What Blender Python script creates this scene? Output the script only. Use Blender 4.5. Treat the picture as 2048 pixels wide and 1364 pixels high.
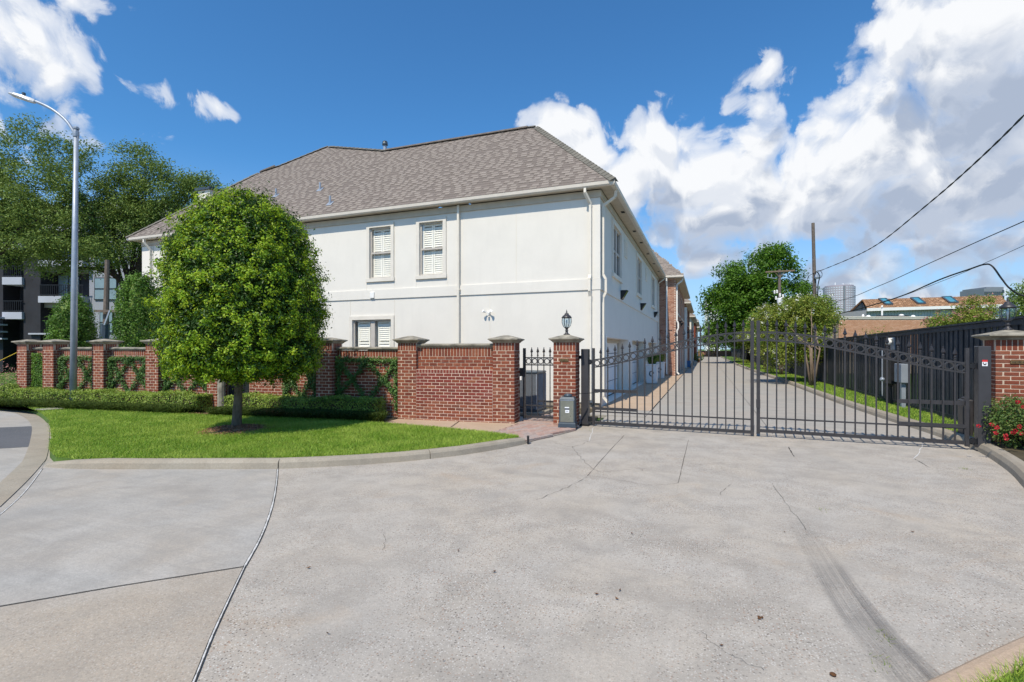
import bpy, math, random
import numpy as np
from mathutils import Vector, Matrix

random.seed(7)
RNG = np.random.default_rng(11)
SC = bpy.context.scene
for o in list(bpy.data.objects):
    bpy.data.objects.remove(o)
COL = SC.collection
R = math.radians

# ------------------------------------------------------------------ camera
F, CX, CY, CAMH, TH = 1007.0, 1024.0, 698.0, 1.75, R(21.0)
CT, ST = math.cos(TH), math.sin(TH)
cam = bpy.data.cameras.new('camera')
camo = bpy.data.objects.new('camera', cam)
COL.objects.link(camo)
camo.location = (0, 0, CAMH)
camo.rotation_euler = (R(90), 0, TH)
cam.sensor_width = 36.0
cam.lens = F / 2048 * 36.0
cam.shift_y = (CY - 682.0) / 2048.0
cam.clip_end = 6000
cam.clip_start = 0.05
SC.camera = camo


def ray(px, py):
    a = (px - CX) / F
    return (a * CT - ST, a * ST + CT, (CY - py) / F)


def G(px, py, z=0.0):            # point of the plane z = const seen at a pixel of the photograph
    r = ray(px, py)
    t = (z - CAMH) / r[2]
    return (r[0] * t, r[1] * t, z)


def AT(px, py, d):
    r = ray(px, py)
    return (r[0] * d, r[1] * d, CAMH + r[2] * d)


def ONY(px, py, y):
    r = ray(px, py)
    t = y / r[1]
    return (r[0] * t, y, CAMH + r[2] * t)


def AZEL(px, py):
    r = ray(px, py)
    return math.atan2(r[0], r[1]), math.atan2(r[2], math.hypot(r[0], r[1]))


# ------------------------------------------------------------------ light
SUN_EL, SUN_HEAD = R(55), R(5)      # light travels towards +Y, a little towards +X
SUN_STRENGTH, SKY_STRENGTH, EXPOSURE = 4.6, 0.118, 0.08
sun = bpy.data.lights.new('sun', 'SUN')
sun.energy = SUN_STRENGTH
sun.angle = R(0.53)
sun.color = (1.0, 0.91, 0.765)
suno = bpy.data.objects.new('sun', sun)
COL.objects.link(suno)
ld = Vector((math.sin(SUN_HEAD) * math.cos(SUN_EL), math.cos(SUN_HEAD) * math.cos(SUN_EL), -math.sin(SUN_EL)))
suno.rotation_euler = ld.to_track_quat('-Z', 'Y').to_euler()
suno.location = (-5, -20, 40)
SC.view_settings.view_transform = 'Standard'
SC.view_settings.look = 'None'
SC.view_settings.exposure = EXPOSURE
SC.view_settings.gamma = 1.0
SC.view_settings.use_curve_mapping = False
SC.render.engine = 'CYCLES'
SC.cycles.max_bounces = 6
SC.cycles.diffuse_bounces = 3
SC.cycles.glossy_bounces = 2
SC.cycles.transmission_bounces = 4
SC.cycles.transparent_max_bounces = 8
SC.cycles.use_denoising = True


# ------------------------------------------------------------------ node helper
class NT:
    def __init__(self, tree):
        self.t = tree

    def n(self, kind, **kw):
        nd = self.t.nodes.new(kind)
        ins = kw.pop('ins', {})
        for k, v in kw.items():
            setattr(nd, k, v)
        for k, v in ins.items():
            self.s(nd, k, v)
        return nd

    def s(self, nd, k, v):
        sock = nd.inputs[k]
        if hasattr(v, 'is_output'):
            self.t.links.new(v, sock)
        else:
            sock.default_value = v

    def math(self, op, a, b=0.0, c=0.0, clamp=False):
        nd = self.n('ShaderNodeMath', operation=op, use_clamp=clamp)
        for i, v in enumerate((a, b, c)):
            self.s(nd, i, v)
        return nd.outputs[0]

    def vm(self, op, a, b=None, c=None):
        nd = self.n('ShaderNodeVectorMath', operation=op)
        for i, v in enumerate((a, b, c)):
            if v is not None:
                self.s(nd, i, v)
        return nd.outputs[1] if op in ('LENGTH', 'DOT_PRODUCT') else nd.outputs[0]

    def noise(self, vec, scale, detail=3.0, rough=0.55, dist=0.0):
        nd = self.n('ShaderNodeTexNoise', ins={'Vector': vec, 'Scale': scale, 'Detail': detail, 'Roughness': rough, 'Distortion': dist})
        return nd.outputs[0]

    def ramp(self, fac, stops, interp='LINEAR'):
        nd = self.n('ShaderNodeValToRGB')
        nd.color_ramp.interpolation = interp
        el = nd.color_ramp.elements
        el[0].position, el[1].position = stops[0][0], stops[-1][0]
        for p, c in stops[1:-1]:
            el.new(p)
        for e, (p, c) in zip(sorted(el, key=lambda q: q.position), stops):
            e.position = p
            e.color = (c, c, c, 1) if not hasattr(c, '__len__') else (*c, 1)
        self.s(nd, 0, fac)
        return nd.outputs[0]

    def mr(self, v, a, b, c=0.0, d=1.0, smooth=False):
        nd = self.n('ShaderNodeMapRange', interpolation_type='SMOOTHSTEP' if smooth else 'LINEAR')
        for i, q in enumerate((v, a, b, c, d)):
            self.s(nd, i, q)
        return nd.outputs[0]

    def mix(self, f, a, b, blend='MIX'):
        nd = self.n('ShaderNodeMix', data_type='RGBA', blend_type=blend)
        self.s(nd, 0, f)
        for i, q in ((6, a), (7, b)):
            self.s(nd, i, (*q, 1) if isinstance(q, tuple) and len(q) == 3 else q)
        return nd.outputs[2]


# ------------------------------------------------------------------ sky
W = bpy.data.worlds.new('World')
SC.world = W
W.use_nodes = True
wt = W.node_tree
for nd in list(wt.nodes):
    wt.nodes.remove(nd)
w = NT(wt)
tc = w.n('ShaderNodeTexCoord')
sky = w.n('ShaderNodeTexSky', sky_type='NISHITA', sun_disc=False, sun_elevation=SUN_EL,
          sun_rotation=math.pi + SUN_HEAD, air_density=1.0, dust_density=0.4, ozone_density=1.2, altitude=0.0)
sep = w.n('ShaderNodeSeparateXYZ', ins={0: tc.outputs['Generated']})
az = w.math('ARCTAN2', sep.outputs[0], sep.outputs[1])
el = w.math('ARCSINE', sep.outputs[2])
ae = w.n('ShaderNodeCombineXYZ', ins={0: az, 1: el, 2: 0.0}).outputs[0]

# heaps of cumulus: (azimuth, elevation, half width, half height, weight), angles read off the photograph
CL = [(1990, 60, 280, 160, 1.0), (1830, 60, 115, 120, .9), (1960, 250, 300, 160, 1.0), (1760, 310, 260, 130, 1.0),
      (1600, 390, 330, 110, 1.0), (1900, 390, 320, 120, 1.0), (1430, 370, 200, 105, .95), (1335, 275, 75, 55, .85),
      (1290, 330, 95, 70, .9), (1110, 272, 70, 50, .9), (1160, 320, 75, 75, .9), (1220, 380, 95, 75, .9), (1480, 290, 80, 60, .8),
      (1440, 440, 180, 60, .9), (1525, 140, 46, 55, .62), (1500, 215, 62, 60, .66), (1670, 215, 90, 55, .82),
      (1940, 520, 170, 50, .80), (1420, 515, 110, 50, .80), (1690, 565, 170, 40, .62), (1850, 600, 300, 45, .6),
      (2250, 330, 260, 330, 1.0), (2500, 500, 260, 200, .8),
      (10, 100, 150, 115, .80), (115, 150, 95, 90, .76), (40, 20, 160, 55, .80), (165, 18, 90, 32, .62), (160, 225, 50, 50, .6), (-160, 200, 160, 160, .7),
      (330, 205, 70, 24, .36), (315, 245, 45, 22, .3), (437, 217, 24, 16, .4)]
cg = bpy.data.node_groups.new('cloud_field', 'ShaderNodeTree')
cg.interface.new_socket('Vector', in_out='INPUT', socket_type='NodeSocketVector')
cg.interface.new_socket('Field', in_out='OUTPUT', socket_type='NodeSocketFloat')
c = NT(cg)
gi, go = c.n('NodeGroupInput'), c.n('NodeGroupOutput')
vec0 = gi.outputs[0]
wob = c.n('ShaderNodeTexNoise', noise_dimensions='2D', ins={'Vector': vec0, 'Scale': 7.0, 'Detail': 2.0})
vec = c.vm('ADD', vec0, c.vm('MULTIPLY', c.vm('SUBTRACT', wob.outputs[1], (.5, .5, .5)), (.10, .07, 0)))
best = None
for (px, py, hw, hh, wgt) in CL:
    a0, e0 = AZEL(px, py)
    a1, _ = AZEL(px + hw * .5, py)
    a2, _ = AZEL(px - hw * .5, py)
    _, e1 = AZEL(px, py - hh * .5)
    _, e2 = AZEL(px, py + hh * .5)
    sx, sy = max(abs(a1 - a2), .01), max(abs(e1 - e2), .008)
    q = c.vm('MULTIPLY_ADD', vec, (1 / sx, 1 / sy, 0), (-a0 / sx, -e0 / sy, 0))
    v = c.math('MULTIPLY', c.math('SUBTRACT', 1.25, c.vm('LENGTH', q)), wgt * (1.75 if wgt > .84 else 1.25))
    best = v if best is None else c.math('SMOOTH_MAX', best, v, .18)
# other parts of the sky carry scattered clouds as well
gen = c.noise(vec0, 2.2, 2.0)
away = c.mr(c.math('ABSOLUTE', c.math('ADD', c.n('ShaderNodeSeparateXYZ', ins={0: vec0}).outputs[0], .367)), 1.05, 1.35)
best = c.math('MAXIMUM', best, c.math('ADD', c.math('MULTIPLY', away, c.mr(gen, .5, .75, 1.4, 2.7)), -2.0))
b1 = c.n('ShaderNodeTexNoise', noise_dimensions='2D', ins={'Vector': vec, 'Scale': 9.0, 'Detail': 7.0, 'Roughness': .62, 'Distortion': .15})
b2 = c.n('ShaderNodeTexNoise', noise_dimensions='2D', ins={'Vector': vec, 'Scale': 30.0, 'Detail': 6.0, 'Roughness': .65})
v1 = c.n('ShaderNodeTexVoronoi', feature='SMOOTH_F1', voronoi_dimensions='2D', ins={'Vector': c.vm('ADD', vec, c.vm('MULTIPLY', c.vm('SUBTRACT', b2.outputs[1], (.5, .5, .5)), (.03, .03, 0))), 'Scale': 17.0, 'Detail': 1.0, 'Roughness': .55, 'Smoothness': .35})
puff = c.math('MULTIPLY', c.math('SUBTRACT', .80, v1.outputs[0]), 1.1)
nz = c.math('ADD', c.math('MULTIPLY', c.math('SUBTRACT', b1.outputs[0], .5), 1.3), c.math('MULTIPLY', c.math('SUBTRACT', b2.outputs[0], .5), .7))
c.s(go, 0, c.math('ADD', c.math('ADD', best, puff), nz))


def cloud(vec):
    g_ = w.n('ShaderNodeGroup')
    g_.node_tree = cg
    w.s(g_, 0, vec)
    return g_.outputs[0]


f0 = cloud(ae)
fup = cloud(w.vm('ADD', ae, (-.012, .10, 0)))
fup2 = cloud(w.vm('ADD', ae, (-.004, .022, 0)))
cov = w.mr(f0, .26, .66, 0, 1, True)
core = w.mr(f0, .3, 1.3, .38, 1.0)
cov = w.math('MULTIPLY', cov, core)
shade = w.mr(fup, .55, 1.7, 0, 1, True)
relief = w.mr(w.math('SUBTRACT', fup2, f0), -.25, .40, 0, 1, True)
ccol = w.mix(shade, (.90, .915, .94), (.40, .47, .60))
ccol = w.mix(w.math('MULTIPLY', relief, .5), ccol, (.58, .64, .75))
skc = w.vm('MULTIPLY', sky.outputs[0], tuple(SKY_STRENGTH * k_ for k_ in (.46, .98, 1.36)))
haze = w.mr(sep.outputs[2], 0.0, .34, .72, 0.0, True)
skc = w.mix(haze, skc, (.50, .63, .84))
fin = w.mix(cov, skc, ccol)
bg = w.n('ShaderNodeBackground', ins={0: fin, 1: 1.0})
wo = w.n('ShaderNodeOutputWorld', ins={0: bg.outputs[0]})
W.cycles.sampling_method = 'MANUAL'
W.cycles.sample_map_resolution = 512


# ------------------------------------------------------------------ materials
def mat(name, rough=.7, metal=0.0, spec=.4):
    m = bpy.data.materials.new(name)
    m.use_nodes = True
    nt = m.node_tree
    b = nt.nodes['Principled BSDF']
    b.inputs['Roughness'].default_value = rough
    b.inputs['Metallic'].default_value = metal
    b.inputs['Specular IOR Level'].default_value = spec
    return m, NT(nt), b


def pos(n):
    return n.n('ShaderNodeNewGeometry').outputs['Position']


def bump(n, b, h, strength=.3, dist=.01):
    bp = n.n('ShaderNodeBump', ins={'Strength': strength, 'Distance': dist, 'Height': h})
    n.s(b, 'Normal', bp.outputs[0])


def rnd(n):
    oi = n.n('ShaderNodeObjectInfo').outputs['Random']
    isl = n.n('ShaderNodeNewGeometry').outputs['Random Per Island']
    return n.math('FRACT', n.math('ADD', oi, isl))


def plain(name, col, rough=.6, metal=0.0, var=.12, scale=6.0, bmp=0.0, spec=.4):
    m, n, b = mat(name, rough, metal, spec)
    p = pos(n)
    a = n.noise(p, scale, 4)
    lo = tuple(x * (1 - var) for x in col)
    hi = tuple(min(1, x * (1 + var)) for x in col)
    n.s(b, 'Base Color', n.ramp(a, [(.3, lo), (.7, hi)]))
    n.s(b, 'Roughness', n.mr(n.noise(p, scale * 3, 2), .3, .7, rough * .85, min(1, rough * 1.15)))
    if bmp:
        bump(n, b, n.noise(p, 140, 3), bmp, .004)
    return m


def concrete(name, base, tint, agg=.5, dirt=.35, streak=0.0):
    m, n, b = mat(name, .85, 0, .25)
    p = pos(n)
    big = n.noise(p, .55, 5, .6, .6)
    mid = n.noise(p, 2.6, 6, .62, .4)
    fine = n.noise(p, 38, 5, .7)
    col = n.mix(n.mr(big, .35, .68), base, tint)
    col = n.mix(n.mr(mid, .42, .75, 0, dirt), col, tuple(x * .62 for x in base))
    smear = n.noise(n.vm('MULTIPLY', n.vm('ADD', p, (31, 5, 0)), (.55, 1, 1)), .7, 7, .66, 1.4)
    col = n.mix(n.mr(smear, .50, .72, 0, dirt * .8), col, tuple(x * y_ for x, y_ in zip(base, (.66, .64, .62))))
    rust = n.noise(n.vm('ADD', p, (3, 41, 0)), .9, 5, .6, .7)
    col = n.mix(n.mr(rust, .60, .76, 0, dirt * .9), col, (base[0] * 1.0, base[1] * .84, base[2] * .68))
    light = n.noise(n.vm('ADD', p, (13, 7, 3)), 1.3, 6, .65, .8)
    col = n.mix(n.mr(light, .50, .76, 0, .55), col, tuple(min(1, x * 1.28) for x in base))
    col = n.mix(n.mr(fine, .36, .70, 0, .50), col, tuple(x * .58 for x in base))
    grit = n.noise(p, 130, 3, .7)
    col = n.mix(n.mr(grit, .42, .66, 0, .38), col, tuple(x * .55 for x in base))
    col = n.mix(n.mr(grit, .36, .20, 0, .5), col, tuple(min(1, x * 1.5) for x in base))
    if streak:
        st = n.noise(n.vm('MULTIPLY', p, (.5, 9, 1)), 1.6, 4, .6)
        col = n.mix(n.mr(st, .45, .7, 0, streak), col, tuple(x * .6 for x in base))
    if agg:
        for sc_, th, cc in ((52, .20, (.10, .075, .06)), (31, .13, (.055, .05, .048)), (44, .17, (.30, .17, .11)), (60, .22, (.62, .6, .56))):
            vo = n.n('ShaderNodeTexVoronoi', ins={'Vector': n.vm('ADD', p, (sc_, sc_ * 1.7, 0)), 'Scale': float(sc_), 'Randomness': 1.0})
            keep = n.math('GREATER_THAN', n.n('ShaderNodeSeparateColor', ins={0: vo.outputs[1]}).outputs[0], .45)
            dot = n.mr(vo.outputs[0], th, th + .12, 1, 0)
            wear = n.mr(n.noise(p, .8, 3), .36, .6, .15, 1.0)
            col = n.mix(n.math('MULTIPLY', n.math('MULTIPLY', dot, keep), n.math('MULTIPLY', wear, agg)), col, cc)
    n.s(b, 'Base Color', col)
    bump(n, b, n.math('ADD', n.math('MULTIPLY', fine, .6), n.noise(p, 90, 3)), .35, .006)
    return m


def brickmat(name, cols, bmp=.5, stain=(.30, .17, .14)):
    m, n, b = mat(name, .85, 0, .2)
    p = pos(n)
    r_ = rnd(n)
    k = len(cols)
    col = n.ramp(r_, [(i / (k - 1), cc) for i, cc in enumerate(cols)])
    f_ = n.noise(p, 26, 5, .65)
    col = n.mix(n.mr(f_, .3, .75, 0, .55), col, tuple(x * .55 for x in cols[0]))
    bl = n.noise(p, 3.2, 4)
    col = n.mix(n.mr(bl, .58, .8, 0, .45), col, stain)
    n.s(b, 'Base Color', col)
    bump(n, b, n.noise(p, 70, 4, .7), bmp, .006)
    return m


def leafmat(name, cols, rough=.45, trans=.25, tip=None, psc=1.6):
    m, n, b = mat(name, rough, 0, .22)
    r_ = rnd(n)
    k = len(cols)
    col = n.ramp(r_, [(i / (k - 1), cc) for i, cc in enumerate(cols)])
    pn = n.noise(pos(n), psc, 3)
    col = n.mix(n.mr(pn, .4, .68, 0, .6), col, tip or tuple(x * 1.35 for x in cols[-1]))
    n.s(b, 'Base Color', col)
    tr = n.n('ShaderNodeBsdfTranslucent', ins={0: n.mix(.5, col, tuple(min(1, x * 1.9) for x in cols[-1]))})
    mx = n.n('ShaderNodeMixShader', ins={0: trans, 1: b.outputs[0], 2: tr.outputs[0]})
    n.s(n.t.nodes['Material Output'], 0, mx.outputs[0])
    return m


def glassmat(name, tint=(.55, .65, .7), refl=.25, opac=.35):
    m, n, b = mat(name, .05)
    for nd in list(n.t.nodes):
        if nd.type == 'BSDF_PRINCIPLED':
            n.t.nodes.remove(nd)
    tr = n.n('ShaderNodeBsdfTransparent', ins={0: (*tint, 1)})
    gl = n.n('ShaderNodeBsdfGlossy', ins={'Roughness': .03, 0: (.9, .95, 1, 1)})
    fr = n.n('ShaderNodeLayerWeight', ins={0: .5})
    fac = n.math('ADD', n.math('MULTIPLY', n.math('POWER', fr.outputs[1], 5.0), .5), refl, clamp=True)
    mx = n.n('ShaderNodeMixShader', ins={0: fac, 1: tr.outputs[0], 2: gl.outputs[0]})
    n.s(n.t.nodes['Material Output'], 0, mx.outputs[0])
    return m


def stuccomat(name, col):
    m, n, b = mat(name, .9, 0, .2)
    p = pos(n)
    a = n.noise(p, 1.1, 5, .6)
    st = n.noise(n.vm('MULTIPLY', p, (3.2, 3.2, .45)), 1.5, 4)
    cc = n.mix(n.mr(a, .35, .7), tuple(x * .965 for x in col), tuple(x * 1.02 for x in col))
    cc = n.mix(n.mr(st, .52, .85, 0, .22), cc, tuple(x * .78 for x in col))
    fi = n.noise(p, 55, 4, .7)
    cc = n.mix(n.mr(fi, .3, .7, 0, .09), cc, tuple(x * .7 for x in col))
    n.s(b, 'Base Color', cc)
    bump(n, b, n.noise(p, 85, 4, .7), .35, .006)
    return m


def barkmat(name, col):
    m, n, b = mat(name, .9, 0, .2)
    p = pos(n)
    a = n.noise(n.vm('MULTIPLY', p, (1, 1, .3)), 24, 5, .65)
    bl = n.noise(p, 5, 3)
    cc = n.mix(n.mr(a, .3, .7), tuple(x * .55 for x in col), col)
    cc = n.mix(n.mr(bl, .55, .75, 0, .5), cc, tuple(min(1, x * 1.6) for x in col))
    n.s(b, 'Base Color', cc)
    bump(n, b, a, .5, .02)
    return m


M = {}
M['drive'] = concrete('aged_concrete', (.445, .41, .365), (.495, .43, .35), .7, .75)
M['alley'] = concrete('alley_concrete', (.41, .39, .355), (.46, .40, .345), .3, .35, .7)
M['slab_grey'] = concrete('pale_concrete', (.43, .41, .38), (.45, .395, .33), .10, .65, .25)
M['slab_tan'] = concrete('tan_concrete', (.41, .37, .32), (.46, .385, .30), .3, .42)
M['kerb'] = concrete('kerb_concrete', (.385, .345, .28), (.35, .29, .22), .12, .55)
M['walk'] = concrete('walk_concrete', (.50, .37, .26), (.54, .42, .32), .1, .25)
M['asphalt'] = concrete('grey_asphalt', (.12, .125, .135), (.15, .15, .16), .3, .3)
M['soil'] = plain('soil', (.07, .055, .03), .95, 0, .35, 1.5, .5)
M['grassbase'] = plain('turf_ground', (.075, .14, .02), .95, 0, .3, 3, .3)
BRK = [(.17, .048, .030), (.245, .068, .040), (.30, .09, .048), (.215, .064, .042), (.33, .115, .062), (.17, .072, .055)]
M['brick'] = brickmat('red_brick', BRK)
M['brick_new'] = brickmat('fresh_red_brick', [(.21, .046, .036), (.245, .054, .042), (.225, .06, .045), (.17, .05, .04)])
M['brick_tan'] = brickmat('pink_tan_brick', [(.40, .20, .13), (.50, .26, .18), (.54, .32, .23), (.30, .12, .08), (.58, .37, .28)], .5, (.5, .33, .25))
M['brick_orange'] = brickmat('orange_tan_brick', [(.56, .29, .175), (.62, .34, .21), (.67, .39, .26)], .5, (.62, .38, .27))
M['mortar'] = plain('mortar', (.56, .43, .33), .95, 0, .2, 12, .3)
M['mortar_pale'] = plain('pale_mortar', (.62, .46, .37), .95, 0, .15, 12, .3)
M['paver'] = brickmat('clay_paver', [(.40, .26, .22), (.43, .30, .25), (.40, .35, .32), (.48, .32, .26), (.37, .32, .30)], .5, (.42, .36, .33))
M['cap'] = plain('weathered_cast_stone', (.27, .245, .195), .9, 0, .45, 5, .4)
M['stucco'] = stuccomat('cream_stucco', (.76, .725, .66))
M['surround'] = plain('pale_stucco_surround', (.70, .655, .58), .8, 0, .06, 3)
M['trim'] = plain('cream_trim', (.74, .69, .60), .6, 0, .06, 3)
M['gutter'] = plain('beige_gutter', (.66, .60, .52), .45, 0, .06, 4)
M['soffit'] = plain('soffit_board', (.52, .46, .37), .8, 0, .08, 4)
M['wframe'] = plain('taupe_window_frame', (.50, .46, .41), .5, 0, .06, 4)
M['shutter'] = plain('white_shutter', (.90, .87, .78), .45, 0, .03, 4)
M['dark'] = plain('dark_interior', (.02, .022, .024), .8, 0, .1, 4)
M['glass'] = glassmat('window_glass', (.985, .985, .98), .012)
M['glass_dark'] = plain('dark_glass', (.03, .045, .055), .08, 0, .2, .7, 0, .8)
M['glass_blue'] = plain('teal_skylight_glass', (.03, .24, .34), .35, 0, .2, .7, 0, .4)
M['garage'] = plain('white_garage_door', (.86, .86, .86), .5, 0, .04, 3)
M['white'] = plain('white_paint', (.82, .81, .78), .45, 0, .04, 4)
M['iron'] = plain('charcoal_iron', (.038, .035, .037), .42, .0, .2, 9, 0, .5)
M['iron_post'] = plain('charcoal_steel_post', (.050, .048, .052), .38, .1, .12, 4, 0, .5)
M['black'] = plain('black_paint', (.014, .014, .016), .45, 0, .2, 8)
M['operator'] = plain('blue_grey_housing', (.055, .075, .095), .4, .1, .1, 6)
M['steel'] = plain('brushed_steel_panel', (.27, .27, .22), .32, .6, .1, 8)
M['galv'] = plain('galvanised_steel', (.33, .37, .43), .45, .3, .12, 5)
M['alu'] = plain('grey_luminaire', (.52, .53, .55), .4, .2, .06, 5)
M['fence'] = plain('dark_stained_board', (.036, .040, .049), .62, 0, .3, 3, .4)
M['wood_pole'] = barkmat('weathered_pole_wood', (.19, .155, .13))
M['paper'] = plain('white_label', (.85, .86, .88), .6, 0, .03, 5)
M['red'] = plain('red_label', (.62, .03, .03), .5, 0, .05, 5)
M['brass'] = plain('bronze_plaque', (.20, .13, .06), .45, .6, .3, 20)
M['bark'] = barkmat('grey_bark', (.165, .13, .095))
M['bark_dark'] = barkmat('dark_oak_bark', (.07, .055, .042))
M['bark_pale'] = barkmat('pale_myrtle_bark', (.24, .18, .13))
M['mulch'] = brickmat('brown_mulch', [(.20, .095, .05), (.32, .17, .10), (.42, .25, .16), (.25, .13, .075)], .5, (.2, .11, .07))
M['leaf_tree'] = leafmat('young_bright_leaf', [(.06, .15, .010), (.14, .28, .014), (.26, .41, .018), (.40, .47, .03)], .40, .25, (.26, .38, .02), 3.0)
M['leaf_tree_shade'] = leafmat('mature_shade_leaf', [(.016, .045, .007), (.03, .075, .010), (.05, .11, .014)], .42, .15, (.035, .08, .012), 3.0)  # mature inner leaves; the crown's self-shadow is put into their dark colour
M['leaf_oak'] = leafmat('oak_leaf', [(.07, .115, .024), (.125, .19, .038), (.19, .265, .06)], .5, .2)
M['leaf_bright'] = leafmat('bright_leaf', [(.034, .088, .011), (.068, .155, .015), (.115, .22, .022)], .45, .25)
M['leaf_shrub'] = leafmat('shrub_leaf', [(.022, .065, .010), (.05, .125, .016), (.12, .22, .028)], .4, .22)
M['leaf_hedge'] = leafmat('hedge_leaf', [(.045, .10, .012), (.13, .22, .025), (.30, .38, .07)], .4, .22)
M['leaf_mondo'] = leafmat('strappy_leaf', [(.025, .055, .009), (.045, .085, .012), (.08, .115, .018)], .5, .2)
M['leaf_ivy'] = leafmat('vine_leaf', [(.025, .07, .016), (.055, .125, .03), (.11, .20, .05)], .38, .2)
M['leaf_myrtle'] = leafmat('myrtle_leaf', [(.075, .145, .018), (.14, .235, .03), (.22, .31, .045), (.25, .25, .05)], .5, .3)
M['leaf_grass'] = leafmat('grass_blade', [(.10, .20, .016), (.16, .305, .024), (.235, .39, .035), (.34, .41, .08)], .5, .3)
M['leaf_rose'] = leafmat('rose_leaf', [(.04, .09, .022), (.085, .15, .035), (.16, .21, .055)], .4, .25)
M['petal_red'] = leafmat('red_petal', [(.36, .012, .025), (.50, .025, .045), (.56, .05, .06)], .5, .3)
M['petal_white'] = leafmat('white_blossom', [(.72, .70, .58), (.85, .84, .76)], .6, .3)
M['petal_pink'] = leafmat('pink_blossom', [(.42, .19, .17), (.52, .27, .23)], .6, .3)
M['frond'] = leafmat('planter_frond', [(.05, .10, .02), (.10, .18, .04), (.22, .33, .08)], .5, .3)
SH = [(.27, .232, .20), (.295, .252, .22), (.31, .268, .235), (.28, .24, .208), (.26, .222, .195), (.30, .26, .226)]
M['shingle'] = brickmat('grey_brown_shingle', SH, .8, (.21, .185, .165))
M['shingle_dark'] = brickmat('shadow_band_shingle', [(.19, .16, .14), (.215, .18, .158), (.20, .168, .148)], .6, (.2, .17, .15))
M['roof_base'] = plain('shingle_underlay', (.20, .17, .15), .95, 0, .2, 8, .4)
M['ridge'] = brickmat('olive_ridge_shingle', [(.17, .16, .135), (.21, .195, .165), (.15, .14, .12)], .8, (.2, .19, .16))
M['shingle_tan'] = brickmat('orange_tan_shingle', [(.42, .24, .13), (.50, .30, .17), (.56, .35, .21), (.36, .20, .11)], .5, (.5, .31, .18))
M['siding_pale'] = plain('pale_grey_siding', (.50, .495, .49), .7, 0, .05, 3)
M['siding'] = plain('blue_grey_siding', (.24, .27, .31), .7, 0, .08, 3)
M['tower'] = plain('mauve_tower_cladding', (.36, .33, .37), .6, 0, .05, .05)
M['tower_glass'] = plain('tower_pane', (.52, .55, .62), .3, 0, .1, .1)
M['office'] = plain('office_stone', (.20, .22, .25), .6, 0, .08, .1)
M['apt_dark'] = plain('charcoal_cladding', (.022, .022, .027), .7, 0, .2, 1)
M['apt_grey'] = plain('grey_panel', (.30, .32, .37), .7, 0, .06, 1)
M['apt_white'] = plain('pale_slab', (.42, .44, .50), .7, 0, .05, 1)
M['apt_soffit'] = plain('tan_soffit', (.26, .24, .21), .8, 0, .05, 1)
M['blind'] = plain('teal_blind_glass', (.20, .28, .32), .2, 0, .12, 2, 0, .7)
M['crack'] = plain('crack_filler', (.04, .038, .035), .9, 0, .3, 30)
M['seal'] = plain('white_joint_sealant', (.55, .54, .52), .6, 0, .35, 40)
M['cable'] = plain('black_cable', (.012, .012, .013), .5, 0, .1, 5)
M['yellow'] = plain('yellow_guard', (.60, .42, .03), .5, 0, .1, 5)
M['blue_bin'] = plain('blue_plastic', (.03, .12, .28), .5, 0, .1, 5)
M['pot'] = plain('white_planter', (.72, .73, .74), .6, 0, .05, 6)
M['litter'] = brickmat('dry_leaf', [(.10, .045, .02), (.18, .09, .04), (.07, .04, .025)])
M['lens'] = glassmat('lantern_glass', (.80, .88, .92), .10)


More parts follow.
